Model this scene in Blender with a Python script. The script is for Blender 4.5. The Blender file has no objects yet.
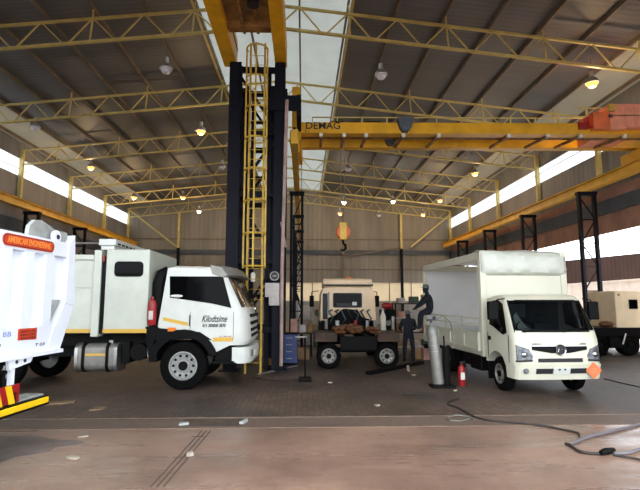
import bpy, bmesh, math, random
from mathutils import Vector, Matrix
from math import sin, cos, pi, radians, sqrt, atan2
random.seed(7)
SC = bpy.context.scene
COL = SC.collection
# ------------------------------------------------------------ camera facts
YAW, PITCH, FOC, CAMH = radians(2.03), radians(6.9), 480.0, 2.0
_fl = Vector((sin(YAW), cos(YAW), 0)); _r = Vector((cos(YAW), -sin(YAW), 0))
_f = _fl*cos(PITCH) + Vector((0, 0, sin(PITCH))); _u = -_fl*sin(PITCH) + Vector((0, 0, cos(PITCH)))
_c = Vector((0, 0, CAMH))
def at(x, y, Y):
    """world point seen at photo pixel (x, y) at world depth Y"""
    d = _f + _r*((x-320)/FOC) + _u*((245-y)/FOC)
    return _c + d*(Y/d.y)
def atz(x, y, Z=0.0):
    d = _f + _r*((x-320)/FOC) + _u*((245-y)/FOC)
    return _c + d*((Z-CAMH)/d.z)
# ------------------------------------------------------------ materials
def lin(c):
    return tuple(((v/255/12.92) if v/255 <= .04045 else ((v/255+.055)/1.055)**2.4) for v in c) + (1,)
def mat(name, rgb, rough=.5, metal=0, var=0, scale=3, rgb2=None, bump=0, bscale=30, corr=None, spec=.5, stretch=None):
    m = bpy.data.materials.new(name); m.use_nodes = True
    nt = m.node_tree; N = nt.nodes; L = nt.links; b = N['Principled BSDF']
    b.inputs['Base Color'].default_value = lin(rgb); b.inputs['Roughness'].default_value = rough
    b.inputs['Metallic'].default_value = metal; b.inputs['Specular IOR Level'].default_value = spec
    tc = N.new('ShaderNodeTexCoord'); co = tc.outputs['Object']
    if stretch:
        mp = N.new('ShaderNodeMapping'); mp.inputs['Scale'].default_value = stretch
        L.new(co, mp.inputs[0]); co2 = mp.outputs[0]
    else: co2 = co
    if var:
        n = N.new('ShaderNodeTexNoise'); n.inputs['Scale'].default_value = scale; n.inputs['Detail'].default_value = 6
        n.inputs['Roughness'].default_value = .6; L.new(co2, n.inputs['Vector'])
        r = N.new('ShaderNodeValToRGB'); r.color_ramp.elements[0].position = .35; r.color_ramp.elements[1].position = .65
        c2 = rgb2 or tuple(v*(1-var) for v in rgb)
        r.color_ramp.elements[0].color = lin(c2); r.color_ramp.elements[1].color = lin(rgb)
        L.new(n.outputs['Fac'], r.inputs[0]); L.new(r.outputs[0], b.inputs['Base Color'])
    h = None
    if corr:                                     # corrugated sheet: (axis, waves per metre, strength)
        sx = N.new('ShaderNodeSeparateXYZ'); L.new(co, sx.inputs[0])
        k = N.new('ShaderNodeMath'); k.operation = 'MULTIPLY'; k.inputs[1].default_value = corr[1]*2*pi
        L.new(sx.outputs[corr[0]], k.inputs[0])
        s = N.new('ShaderNodeMath'); s.operation = 'SINE'; L.new(k.outputs[0], s.inputs[0])
        h = s.outputs[0]; st, di = corr[2], .02
    elif bump:
        n2 = N.new('ShaderNodeTexNoise'); n2.inputs['Scale'].default_value = bscale; n2.inputs['Detail'].default_value = 4
        L.new(co2, n2.inputs['Vector']); h = n2.outputs['Fac']; st, di = bump, .01
    if h is not None:
        bp = N.new('ShaderNodeBump'); bp.inputs['Strength'].default_value = st; bp.inputs['Distance'].default_value = di
        L.new(h, bp.inputs['Height']); L.new(bp.outputs[0], b.inputs['Normal'])
    return m
def emis(name, rgb, s):
    m = mat(name, rgb); b = m.node_tree.nodes['Principled BSDF']
    b.inputs['Emission Color'].default_value = lin(rgb); b.inputs['Emission Strength'].default_value = s
    return m
def transl(name, rgb, t=.8, rough=.4):
    """thin light-passing sheet (fibreglass, tarpaulin)"""
    m = bpy.data.materials.new(name); m.use_nodes = True; nt = m.node_tree; N = nt.nodes; L = nt.links
    N.remove(N['Principled BSDF']); o = N['Material Output']
    a = N.new('ShaderNodeBsdfDiffuse'); a.inputs[0].default_value = lin(rgb)
    b = N.new('ShaderNodeBsdfTranslucent'); b.inputs[0].default_value = lin(rgb)
    tc = N.new('ShaderNodeTexCoord'); n = N.new('ShaderNodeTexNoise'); n.inputs['Scale'].default_value = 1.5
    L.new(tc.outputs['Object'], n.inputs['Vector'])
    rp = N.new('ShaderNodeValToRGB'); rp.color_ramp.elements[0].color = lin(tuple(v*.93 for v in rgb)); rp.color_ramp.elements[1].color = lin(rgb)
    L.new(n.outputs['Fac'], rp.inputs[0]); L.new(rp.outputs[0], a.inputs[0]); L.new(rp.outputs[0], b.inputs[0])
    x = N.new('ShaderNodeMixShader'); x.inputs[0].default_value = t
    L.new(a.outputs[0], x.inputs[1]); L.new(b.outputs[0], x.inputs[2]); L.new(x.outputs[0], o.inputs[0])
    return m
def glass(name, tint=(120, 130, 135), clear=.5):
    m = bpy.data.materials.new(name); m.use_nodes = True; nt = m.node_tree; N = nt.nodes; L = nt.links
    b = N['Principled BSDF']; b.inputs['Base Color'].default_value = lin((22, 24, 26)); b.inputs['Roughness'].default_value = .04
    o = N['Material Output']; t = N.new('ShaderNodeBsdfTransparent'); t.inputs[0].default_value = lin(tint)
    x = N.new('ShaderNodeMixShader'); x.inputs[0].default_value = clear
    L.new(b.outputs[0], x.inputs[1]); L.new(t.outputs[0], x.inputs[2]); L.new(x.outputs[0], o.inputs[0])
    return m
M = {}
M['white'] = mat('white_paint', (206, 208, 200), .35, var=.05, scale=2)
M['cream'] = mat('cream_white_paint', (208, 205, 184), .32, var=.03, scale=2)
M['offwhite'] = mat('dusty_white_paint', (196, 200, 186), .4, var=.07, scale=1.5)
M['bluewhite'] = mat('tipper_white_paint', (226, 232, 242), .4, var=.03, scale=2)
M['greyplate'] = mat('grey_galvanised_plate', (165, 168, 162), .6, var=.15, scale=6)
M['black'] = mat('black_plastic', (8, 8, 8), .55, spec=.12, var=.2, scale=8)
M['rubber'] = mat('tyre_rubber', (11, 10, 10), .9, spec=.1, var=.25, scale=20, bump=.3)
M['chassis'] = mat('dark_chassis_steel', (15, 14, 13), .7, spec=.12, var=.35, scale=7, bump=.2)
M['steel'] = mat('bare_steel', (165, 165, 162), .35, .9, var=.15, scale=8)
M['alu'] = mat('dull_aluminium', (138, 135, 128), .5, .5, var=.12, scale=6)
M['chrome'] = mat('chrome', (165, 165, 168), .18, 1)
M['glass'] = mat('dark_window_glass', (5, 5, 6), .08, spec=.06)
M['wind'] = glass('windscreen_glass', (205, 212, 214), .78)
M['lampglass'] = mat('headlamp_glass', (120, 124, 128), .15, .2, var=.4, scale=14)
M['yellow'] = mat('crane_yellow_paint', (236, 174, 30), .42, var=.15, scale=1.2, bump=.05)
M['yellowrail'] = mat('rail_yellow_paint', (242, 188, 62), .45, var=.12, scale=1.5)
M['truss'] = mat('pale_yellow_steel', (218, 198, 122), .5, var=.12, scale=2)
M['ladder'] = mat('ladder_yellow_paint', (205, 165, 50), .5, var=.2, scale=4)
M['navy'] = mat('navy_steel', (15, 16, 28), .55, var=.25, spec=.15, scale=3)
M['darkrust'] = mat('dark_rusty_steel', (70, 48, 32), .75, var=.4, scale=4, bump=.2)
M['rust'] = mat('rusty_brown_plate', (160, 114, 58), .7, var=.45, scale=2.5, bump=.2)
M['purlin'] = mat('galvanised_purlin', (128, 114, 96), .6, var=.2, scale=1)
M['roof'] = mat('roof_sheet', (110, 111, 114), .55, .0, var=.12, scale=.5, corr=(1, 4, .16), stretch=(.2, 1.5, 1))
M['wallsheet'] = mat('wall_sheet', (140, 139, 142), .6, var=.16, scale=.6, corr=(1, 2.5, .35), stretch=(1, 1.2, .2))
M['endsheet'] = mat('end_wall_sheet', (150, 143, 131), .6, var=.18, scale=.5, corr=(0, 2.2, .4), stretch=(1.2, 1, .2))
M['brick'] = mat('pinkish_brick', (178, 134, 114), .85, var=.2, scale=1.2, bump=.2)
M['greyband'] = mat('grey_girder_band', (78, 86, 94), .6, var=.15, scale=1.5)
M['lowwall'] = mat('whitewashed_wall', (244, 234, 224), .8, var=.1, scale=1.2)
M['clear'] = transl('clerestory_sheet', (245, 248, 250), .85)
M['sky'] = transl('skylight_sheet', (176, 178, 175), .62)
M['eave'] = transl('eave_roof_sheet', (176, 170, 156), .35)
M['silver'] = mat('silver_wheel_paint', (156, 156, 152), .45, .15, var=.12, scale=9)
M['brownglass'] = mat('brownish_windscreen', (66, 58, 53), .12, spec=.5, var=.3, scale=3)
M['creamlight'] = transl('cream_wall_light', (222, 212, 192), .45)
M['curtain'] = transl('white_curtain', (246, 248, 250), .6)
M['farcurtain'] = transl('far_white_curtain', (252, 253, 254), .88)
M['tarp'] = mat('tarpaulin', (206, 209, 196), .42, var=.06, scale=2, bump=.25, bscale=4)
M['orange'] = mat('orange_machine_paint', (238, 116, 58), .45, var=.15, scale=3)
M['salmon'] = mat('faded_orange_paint', (244, 150, 112), .5, var=.15, scale=2)
M['red'] = mat('red_paint', (158, 24, 26), .4, var=.15, scale=6)
M['signred'] = mat('orange_red_plate', (206, 62, 26), .5, var=.15, scale=9)
M['gold'] = mat('gold_letter', (236, 140, 60), .5)
M['stripe'] = mat('ochre_stripe', (206, 164, 62), .45)
M['hiyellow'] = mat('bright_yellow_paint', (246, 200, 18), .4, var=.06, scale=5)
M['blue'] = mat('blue_cabinet_paint', (24, 50, 110), .45, var=.3, scale=5)
M['placard'] = mat('placard_orange', (232, 112, 62), .5)
M['ink'] = mat('dark_ink', (30, 30, 34), .6)
M['blueink'] = mat('blue_ink', (120, 135, 200), .6)
M['wood'] = mat('pale_plank', (150, 122, 92), .8, var=.3, scale=5, stretch=(1, 8, 1))
M['scrap'] = mat('dirty_paper', (178, 164, 146), .8, var=.3, scale=14)
M['paper'] = mat('paper', (225, 220, 208), .8, var=.08, scale=9)
M['card'] = mat('cardboard', (176, 138, 98), .85, var=.15, scale=5)
M['peach'] = mat('peach_cab_paint', (252, 220, 180), .45, var=.08, scale=2)
M['caravan'] = mat('beige_panel', (250, 226, 186), .6, var=.06, scale=2)
M['brownshed'] = mat('brown_sheet', (54, 38, 32), .8, spec=.1, var=.12, scale=.6, corr=(0, 3, .5))
M['pinkpipe'] = mat('pinkish_pipe', (176, 148, 138), .6, var=.2, scale=3)
M['board'] = mat('grey_white_board', (196, 188, 182), .7, var=.12, scale=5)
M['skin'] = mat('skin', (92, 62, 46), .6, var=.1, scale=10)
M['overall'] = mat('dark_navy_overall', (22, 26, 38), .9, var=.25, scale=8)
M['cap'] = mat('grey_cap', (92, 96, 96), .8, var=.1, scale=10)
M['boot'] = mat('black_boot', (22, 20, 18), .7)
M['lampmetal'] = mat('lamp_reflector', (205, 205, 205), .3, .7)
M['bulbon'] = emis('lit_sodium_bulb', (255, 168, 76), 2.6)
M['bulbwhite'] = emis('lit_white_bulb', (255, 238, 214), 4)
M['bulboff'] = mat('unlit_bulb', (225, 222, 232), .2)
M['amber'] = mat('amber_lens', (230, 120, 30), .3)
M['cable'] = mat('dark_cable', (44, 36, 34), .6)
M['hose'] = mat('grey_hose', (104, 100, 104), .5)
M['pink'] = mat('pinkish_crate', (210, 160, 140), .7, var=.2, scale=4)
M['interior'] = mat('cab_interior', (62, 63, 66), .8, var=.15, scale=5)
M['asphalt'] = mat('outside_ground', (190, 180, 168), .9, var=.15, scale=.3)
M['green'] = mat('machine_green', (70, 92, 84), .5, var=.25, scale=6)
M['engine'] = mat('oily_rusty_engine', (120, 72, 36), .6, var=.5, scale=9, bump=.3)
# floor materials
def floor_mat(kind):
    m = mat(kind, (120, 100, 88), .6); nt = m.node_tree; N = nt.nodes; L = nt.links; b = N['Principled BSDF']
    tc = [n for n in N if n.type == 'TEX_COORD'][0]
    def noise(sc, det=7, st=(1, 1, 1), ro=.62):
        mp = N.new('ShaderNodeMapping'); mp.inputs['Scale'].default_value = st; L.new(tc.outputs['Object'], mp.inputs[0])
        n = N.new('ShaderNodeTexNoise'); n.inputs['Scale'].default_value = sc; n.inputs['Detail'].default_value = det
        n.inputs['Roughness'].default_value = ro; L.new(mp.outputs[0], n.inputs['Vector']); return n.outputs['Fac']
    def ramp(f, a, b_, p=.35, q=.65):
        r = N.new('ShaderNodeValToRGB'); r.color_ramp.elements[0].position = p; r.color_ramp.elements[1].position = q
        r.color_ramp.elements[0].color = lin(a); r.color_ramp.elements[1].color = lin(b_); L.new(f, r.inputs[0]); return r.outputs[0]
    def mix(a, c, f, mode='MULTIPLY'):
        x = N.new('ShaderNodeMix'); x.data_type = 'RGBA'; x.blend_type = mode
        if isinstance(f, float): x.inputs[0].default_value = f
        else: L.new(f, x.inputs[0])
        L.new(a, x.inputs[6]); L.new(c, x.inputs[7]); return x.outputs[2]
    big = noise(.35, 5); fine = noise(9, 8); streak = noise(1.1, 6, (.25, 1.6, 1))
    if kind == 'concrete_apron':
        c = ramp(streak, (142, 115, 100), (153, 125, 109)); c = mix(c, ramp(big, (165, 155, 152), (255, 250, 245), .4, .6), .7)
        c = mix(c, ramp(fine, (205, 200, 195), (255, 255, 255)), .5)
        L.new(ramp(streak, (120, 120, 120), (190, 190, 190)), b.inputs['Roughness']); hh = fine; hs = .15
    elif kind == 'concrete_sill':
        c = ramp(streak, (98, 80, 69), (116, 97, 85)); c = mix(c, ramp(fine, (180, 180, 180), (255, 255, 255)), .6); hh = fine; hs = .15
    else:
        br = N.new('ShaderNodeTexBrick'); br.inputs['Scale'].default_value = 1; br.offset = .5
        br.inputs['Brick Width'].default_value = .22; br.inputs['Row Height'].default_value = .11; br.inputs['Mortar Size'].default_value = .006
        br.inputs['Color1'].default_value = lin((116, 98, 86)); br.inputs['Color2'].default_value = lin((94, 81, 72)); br.inputs['Mortar'].default_value = lin((54, 47, 43))
        mp = N.new('ShaderNodeMapping'); mp.inputs['Rotation'].default_value = (0, 0, pi/2); L.new(tc.outputs['Object'], mp.inputs[0]); L.new(mp.outputs[0], br.inputs['Vector'])
        c = mix(br.outputs['Color'], ramp(big, (120, 112, 108), (255, 245, 235), .4, .6), .7)
        c = mix(c, ramp(fine, (170, 165, 160), (255, 255, 255)), .6); hh = br.outputs['Fac']; hs = -.4
        b.inputs['Roughness'].default_value = .55
    L.new(c, b.inputs['Base Color'])
    bp = N.new('ShaderNodeBump'); bp.inputs['Strength'].default_value = abs(hs); bp.inputs['Distance'].default_value = .01; bp.invert = hs < 0
    L.new(hh, bp.inputs['Height']); L.new(bp.outputs[0], b.inputs['Normal'])
    return m
M['apron'] = floor_mat('concrete_apron'); M['sill'] = floor_mat('concrete_sill'); M['pavers'] = floor_mat('paver_floor')
M['groove'] = mat('dark_floor_groove', (88, 70, 60), .7, var=.3, scale=6)
M['patch'] = mat('grey_cement_stain', (122, 106, 98), .6, var=.22, scale=2.5)
M['edge'] = mat('lit_joint_tone', (150, 124, 104), .6, var=.3, scale=4)  # paler tone paints in the light catching the joint edges

# ------------------------------------------------------------ mesh builder
class MB:
    def __init__(s): s.v = []; s.f = []; s.mi = []
    def add(s, vs, fs, mi=0):
        o = len(s.v); s.v += [tuple(p) for p in vs]; s.f += [tuple(i+o for i in f) for f in fs]; s.mi += [mi]*len(fs); return s
    def box(s, x0, x1, y0, y1, z0, z1, mi=0):
        return s.add([(x0, y0, z0), (x1, y0, z0), (x1, y1, z0), (x0, y1, z0), (x0, y0, z1), (x1, y0, z1), (x1, y1, z1), (x0, y1, z1)],
                     [(3, 2, 1, 0), (4, 5, 6, 7), (0, 1, 5, 4), (1, 2, 6, 5), (2, 3, 7, 6), (3, 0, 4, 7)], mi)
    def beam(s, p, q, w, h=None, up=(0, 0, 1), mi=0):
        p, q = Vector(p), Vector(q); h = h or w; d = (q-p).normalized(); U = Vector(up)
        if abs(d.dot(U)) > .97: U = Vector((0, 1, 0))
        a = d.cross(U).normalized()*w/2; b = a.cross(d).normalized()*h/2
        vs = [p-a-b, p+a-b, p+a+b, p-a+b, q-a-b, q+a-b, q+a+b, q-a+b]
        return s.add(vs, [(0, 1, 2, 3), (7, 6, 5, 4), (0, 4, 5, 1), (1, 5, 6, 2), (2, 6, 7, 3), (3, 7, 4, 0)], mi)
    def loft(s, loops, cap=True, close=True, mi=0):
        n = len(loops[0]); vs = [p for l in loops for p in l]; fs = []
        for k in range(len(loops)-1):
            for i in range(n if close else n-1):
                j = (i+1) % n; fs.append((k*n+i, k*n+j, (k+1)*n+j, (k+1)*n+i))
        if cap: fs += [tuple(range(n-1, -1, -1)), tuple((len(loops)-1)*n+i for i in range(n))]
        return s.add(vs, fs, mi)
    def cyl(s, p, q, r0, r1=None, n=14, mi=0):
        return s.tube([p, q], [r0, r0 if r1 is None else r1], n, mi)
    def tube(s, pts, r, n=8, mi=0):
        pts = [Vector(p) for p in pts]; rs = r if isinstance(r, (list, tuple)) else [r]*len(pts); loops = []; A = None
        for i, p in enumerate(pts):
            d = (pts[min(i+1, len(pts)-1)]-pts[max(i-1, 0)]).normalized()
            if A is None:
                A = d.cross(Vector((0, 0, 1)))
                if A.length < .1: A = d.cross(Vector((1, 0, 0)))
            A = (A-d*A.dot(d)).normalized(); B = d.cross(A)
            loops.append([p+(A*cos(2*pi*k/n)+B*sin(2*pi*k/n))*rs[i] for k in range(n)])
        return s.loft(loops, mi=mi)
    def lathe(s, c, prof, axis='z', n=24, mi=0, cap=True):
        c = Vector(c); loops = []
        for r, h in prof:
            L = []
            for k in range(n):
                a = 2*pi*k/n; u, w = r*cos(a), r*sin(a)
                L.append(c+Vector({'z': (u, w, h), 'x': (h, u, w), 'y': (u, h, w)}[axis]))
            loops.append(L)
        return s.loft(loops, mi=mi, cap=cap)
    def prism(s, pts, axis, a0, a1, mi=0):
        """polygon in the plane across axis ('y': pts are (x,z); 'x': (y,z); 'z': (x,y))"""
        P = lambda p, a: {'y': (p[0], a, p[1]), 'x': (a, p[0], p[1]), 'z': (p[0], p[1], a)}[axis]
        return s.loft([[P(p, a0) for p in pts], [P(p, a1) for p in pts]], mi=mi)
    def ell(s, c, r, n=12, m=8, mi=0):
        c = Vector(c); loops = []
        for i in range(m+1):
            t = -pi/2+pi*max(.02, min(.98, i/m)); loops.append([c+Vector((r[0]*cos(t)*cos(2*pi*k/n), r[1]*cos(t)*sin(2*pi*k/n), r[2]*sin(t))) for k in range(n)])
        return s.loft(loops, mi=mi)
    def build(s, name, m, parent=None, bevel=0, smooth=False, seg=2):
        me = bpy.data.meshes.new(name); me.from_pydata(s.v, [], s.f)
        ms = m if isinstance(m, (list, tuple)) else [m]
        for q in ms: me.materials.append(M[q] if isinstance(q, str) else q)
        me.polygons.foreach_set('material_index', s.mi)
        bm = bmesh.new(); bm.from_mesh(me); bmesh.ops.recalc_face_normals(bm, faces=bm.faces)
        if bevel:
            es = [e for e in bm.edges if len(e.link_faces) == 2 and e.calc_face_angle(0) > .5]
            bmesh.ops.bevel(bm, geom=es, offset=bevel, segments=seg, profile=.5, affect='EDGES', clamp_overlap=True)
        if smooth:
            for f in bm.faces: f.smooth = True
            for e in bm.edges:
                if len(e.link_faces) == 2 and e.calc_face_angle(0) > .6: e.smooth = False
        bm.to_mesh(me); bm.free()
        o = bpy.data.objects.new(name, me); COL.objects.link(o)
        if parent: o.parent = parent
        return o
def tag(o, label, cat, group=None, kind=None):
    o['label'] = label; o['category'] = cat
    if group: o['group'] = group
    if kind: o['kind'] = kind
    return o
def thing(name, label, cat, loc=(0, 0, 0), rz=0, group=None):
    o = bpy.data.objects.new(name, None); o.empty_display_size = .2; COL.objects.link(o)
    o.location = loc; o.rotation_euler = (0, 0, rz); return tag(o, label, cat, group)
def struct(o): o['kind'] = 'structure'; return o
def dup(root, loc, label, rz=None, group=None, scale=None):
    r = root.copy(); COL.objects.link(r); r.location = loc; r['label'] = label
    if rz is not None: r.rotation_euler = (0, 0, rz)
    if group: r['group'] = group
    if scale: r.scale = scale
    for ch in list(root.children):
        c = ch.copy(); COL.objects.link(c); c.parent = r
        for g in list(ch.children):
            d = g.copy(); COL.objects.link(d); d.parent = c
    return r
def text(s, name, m, parent, loc, rot, size, width=None, shear=0, ext=.003, bold=0):
    """lettering as mesh; width squeezes it to a length in metres"""
    cu = bpy.data.curves.new(name, 'FONT'); cu.body = s; cu.size = size; cu.extrude = ext; cu.offset = bold; cu.shear = shear; cu.align_x = 'CENTER'; cu.align_y = 'CENTER'
    t = bpy.data.objects.new(name, cu); COL.objects.link(t)
    dg = bpy.context.evaluated_depsgraph_get(); me = bpy.data.meshes.new_from_object(t.evaluated_get(dg))
    bpy.data.objects.remove(t)
    if width and len(me.vertices):
        xs = [v.co.x for v in me.vertices]; k = width/(max(xs)-min(xs))
        for v in me.vertices: v.co.x *= k
    me.materials.clear(); me.materials.append(M[m])
    o = bpy.data.objects.new(name, me); COL.objects.link(o); o.location = loc; o.rotation_euler = rot
    if parent: o.parent = parent
    return o
def arc(cx, cz, r, a0, a1, n=8):
    return [(cx+r*cos(radians(a0+(a1-a0)*i/n)), cz+r*sin(radians(a0+(a1-a0)*i/n))) for i in range(n+1)]
def rrect(x0, x1, z0, z1, r, n=4):
    return arc(x1-r, z1-r, r, 0, 90, n)+arc(x0+r, z1-r, r, 90, 180, n)+arc(x0+r, z0+r, r, 180, 270, n)+arc(x1-r, z0+r, r, 270, 360, n)
def wheel(parent, c, r, w, axis='y', out=-1, hub='silver', holes=10, name='wheel'):
    """tyre with rim and hub; out = side of the visible face along axis"""
    t = MB().lathe(c, [(r*.58, -w/2), (r*.9, -w/2), (r*.97, -w*.42), (r, -w*.3), (r, w*.3), (r*.97, w*.42), (r*.9, w/2), (r*.58, w/2)], axis, 32, cap=False).build(name, 'rubber', parent, smooth=True)
    b = MB(); s = out
    b.lathe(c, [(r*.6, s*w*.1), (r*.6, s*w*.5), (r*.55, s*w*.52), (r*.5, s*w*.36), (r*.3, s*w*.30), (r*.27, s*w*.44), (.02, s*w*.46)], axis, 28)
    rm = b.build('rim', hub, t, smooth=True)
    h = MB()
    for k in range(holes):
        a = 2*pi*k/holes; u, v_ = r*.42*cos(a), r*.42*sin(a)
        o = Vector({'y': (u, s*w*.345, v_), 'x': (s*w*.345, u, v_)}[axis]); d = Vector({'y': (0, s*.012, 0), 'x': (s*.012, 0, 0)}[axis])
        h.cyl(Vector(c)+o-d, Vector(c)+o+d, r*.06, n=8)
    h.lathe(c, [(r*.2, s*w*.4), (r*.19, s*w*.56), (.01, s*w*.57)], axis, 14)
    h.build('hub', 'chassis', t)
    return t
ORD = ['nearest', 'second', 'third', 'fourth', 'fifth', 'sixth', 'seventh', 'eighth', 'ninth', 'tenth']

def each(name, m, parent, *bxs, bevel=0):
    for b in bxs: MB().box(*b).build(name, m, parent, bevel=bevel)
WORLD, SUN, EXPO = 5.0, 8.0, 0.0
# ============================================================ the building
XL, XR, XC, YF, YE = -16.7, 14.4, -1.15, 5.0, 46.0
FRAMES = [16.1, 22.1, 28.1, 34.1, 40.1, 45.6]
zroof = lambda X: 13.15-.108*abs(X-XC)
zt = lambda X: 12.62-.108*abs(X-XC)
# floor: three strips
struct(MB().box(-45, 45, -12, 8.08, -.3, 0).build('floor', 'apron'))
struct(MB().box(-45, 45, 8.08, 8.8, -.3, 0).build('trim_1', 'sill'))
struct(MB().box(XL-.3, XR+.3, 8.8, YE+.3, -.3, 0).build('floor', 'pavers'))
o = struct(MB().box(-45, XL-.3, 8.8, 90, -.3, 0).box(XR+.3, 70, 8.8, 90, -.3, 0).box(XL-.3, XR+.3, YE+.3, 90, -.3, 0).build('floor', 'asphalt'))
# thin joints either side of the sill, their lit edges put into the colour
for y in (8.08, 8.8): struct(MB().box(-30, 30, y-.015, y+.015, 0, .004).build('trim_2', 'edge'))
# three grooves running to the sill recess
a0, a1 = atz(157, 487), atz(206, 431)
for k in (-1, 0, 1):
    d = Vector((.07*k, 0, 0)); struct(MB().beam(a0+d+Vector((0, 0, .002)), a1+d+Vector((0, 0, .002)), .018, .006).build('trim_3', 'groove'))
q0, q1 = atz(176, 428), atz(246, 419)
struct(MB().box(q0.x, q1.x, 8.2, 8.7, 0, .006).build('trim_4', 'groove'))
q = atz(0, 440); struct(MB().prism([(-9, 5.2), (-5.2, 5.6), (-4.75, 6.0), (-4.5, 5.95), (-4.2, 6.3), (-3.85, 6.35), (-3.75, 6.7), (-3.4, 6.9), (-3.45, 7.1), (-3.1, 7.3), (-3.25, 7.45), (-3.6, 7.5), (-4.1, 7.75), (-5, 7.7), (-6, 7.85), (-9, 7.9)], 'z', 0, .003).build('trim_5', 'patch'))
# roof slopes + translucent ridge
def slab(x0, x1, y0, y1, m, name, t=.04):
    return struct(MB().prism([(x0, zroof(x0)), (x1, zroof(x1)), (x1, zroof(x1)+t), (x0, zroof(x0)+t)], 'y', y0, y1).build(name, m))
slab(-14.6, -4.0, YF, YE+.3, 'roof', 'ceiling'); slab(1.75, 12.4, YF, YE+.3, 'roof', 'ceiling')
slab(XL-.4, -14.6, YF, YE+.3, 'eave', 'window_7', .01); slab(12.4, XR+.4, YF, YE+.3, 'eave', 'window_8', .01)
slab(-4.0, XC, YF, YE+.3, 'sky', 'window_1', .01); slab(XC, 1.75, YF, YE+.3, 'sky', 'window_2', .01)
for x in (-4.0, 1.75):
    struct(MB().box(x-.05, x+.05, YF, YE, zroof(x)-.16, zroof(x)-.01).build('trim_6', 'truss'))
# side walls in bands
def band(side, z0, z1, m, name, t=.12, y0=YF, y1=YE):
    x = (XL-t, XL) if side == 'left' else (XR, XR+t)
    return struct(MB().box(x[0], x[1], y0, y1, z0, z1).build(name, m))
band('left', 0, 9.42, 'wallsheet', 'wall_left'); band('left', 9.42, 10.45, 'clear', 'window_3', .02); band('left', 10.45, zroof(XL), 'wallsheet', 'wall_left')
band('right', 5.3, 7.35, 'brick', 'wall_right')
band('right', 7.35, 9.25, 'wallsheet', 'wall_right'); band('right', 9.25, 10.2, 'clear', 'window_4', .02); band('right', 10.2, zroof(XR), 'wallsheet', 'wall_right')
struct(MB().box(XR-.12, XR, YF, YE, 6.2, 6.85).build('trim_7', 'greyband'))
tag(MB().box(20, 20.25, 12, 60, 0, 3.35).box(19.95, 20.3, 12, 60, 3.35, 3.45).build('boundary_wall', 'lowwall'), 'whitewashed boundary wall outside beyond the open right side', 'wall')
band('right', 0, 5.3, 'brick', 'wall_right', y1=17.0)
struct(MB().box(XL, XL+.12, YF, YE, 6.2, 6.85).build('trim_7', 'greyband'))
for z in (9.83,):
    struct(MB().box(XR-.03, XR, YF, YE, z-.02, z+.02).build('trim_9', 'purlin')); struct(MB().box(XL, XL+.03, YF, YE, z-.02, z+.02).build('trim_9', 'purlin'))
# end wall with its cream light band, front wall with the big doorway
def endpiece(x0, x1, z0, z1, m='endsheet', name='wall_back', t=.14):
    return struct(MB().box(x0, x1, YE, YE+t, z0, z1).build(name, m))
endpiece(XL, XR, 0, 2.2); endpiece(XL, -2.2, 2.2, 3.95); endpiece(2.9, 6.2, 2.2, 3.95)
endpiece(-2.2, 2.9, 2.2, 3.95, 'creamlight', 'window_5', .03); endpiece(6.2, XR, 2.2, 3.95, 'creamlight', 'window_6', .03)
struct(MB().prism([(XL, 3.95), (XR, 3.95), (XR, zroof(XR)), (XC, zroof(XC)), (XL, zroof(XL))], 'y', YE, YE+.14).build('wall_back', 'endsheet'))
for z in (5.2, 8.1): struct(MB().box(XL, XR, YE-.06, YE, z-.05, z+.05).build('trim_10', 'purlin'))
struct(MB().box(XL, XR, YE-.2, YE, 6.65, 7.05).build('trim_11', 'greyband'))
for x in (-2.2, -.6, .9, 2.9, 6.2, 8.3, 10.4, 12.5): struct(MB().box(x-.04, x+.04, YE-.05, YE, 2.2, 3.95).build('trim_12', 'purlin'))
struct(MB().prism([(XL, 0), (-13, 0), (-13, 7.2), (12.5, 7.2), (12.5, 0), (XR, 0), (XR, zroof(XR)), (XC, zroof(XC)), (XL, zroof(XL))], 'y', YF-.15, YF).build('wall_front', 'endsheet'))
# what is seen outside the side opening
o = MB().prism([(21.1, 0), (46, 0), (46, 7.6), (30, 6.3), (21.1, 5.4)], 'y', 38, 52).build('shed', 'brownshed')
tag(o, 'brown sheet-clad shed outside, seen through the opening in the right wall', 'building')

# ------------------------------------------------------------ trusses
AK = [.98+1.77*k for k in range(9)]
def truss(Y, label):
    t = thing('roof_truss', label, 'truss', (XC, Y, 0), 0, 'yellow roof trusses')
    Z = lambda a, low=0: 12.62-.108*a-.86*low
    for s in (-1, 1):
        P = lambda a, low=0: (s*a, 0, Z(a, low))
        MB().beam(P(0), P(15.5), .085, .085).build('top_chord', 'truss', t)
        MB().beam(P(0, 1), P(15.5, 1), .1, .09).build('bottom_chord', 'truss', t)
        prev = None
        for k, a in enumerate(AK):
            b0, b1 = a-.885+.08, a+.885-.08
            if b0 > 0: MB().beam(P(a-.03), P(b0, 1), .045).build('diagonal', 'truss', t)
            else: MB().beam(P(a-.03), P(0, 1), .045).build('diagonal', 'truss', t)
            if b1 < 15.5: MB().beam(P(a+.03), P(b1, 1), .045).build('diagonal', 'truss', t)
            if k % 2:
                MB().beam(P(a), P(a+.06, 1), .05).build('vertical', 'truss', t)
                MB().beam(P(a), (s*a, 0, zroof(XC+a)-.02), .055).build('purlin_post', 'truss', t)
    return t
TL = ['nearest the viewer, its bottom chord above the orange crane trolley', 'second from the viewer, just beyond the yellow crane', 'third from the viewer, half hidden behind the crane girders',
      'fourth from the viewer, below the crane girders', 'fifth from the viewer, next but one to the end wall', 'farthest from the viewer, against the end wall']
for Y, l in zip(FRAMES, TL): truss(Y, 'pale yellow steel roof truss '+l)
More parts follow.
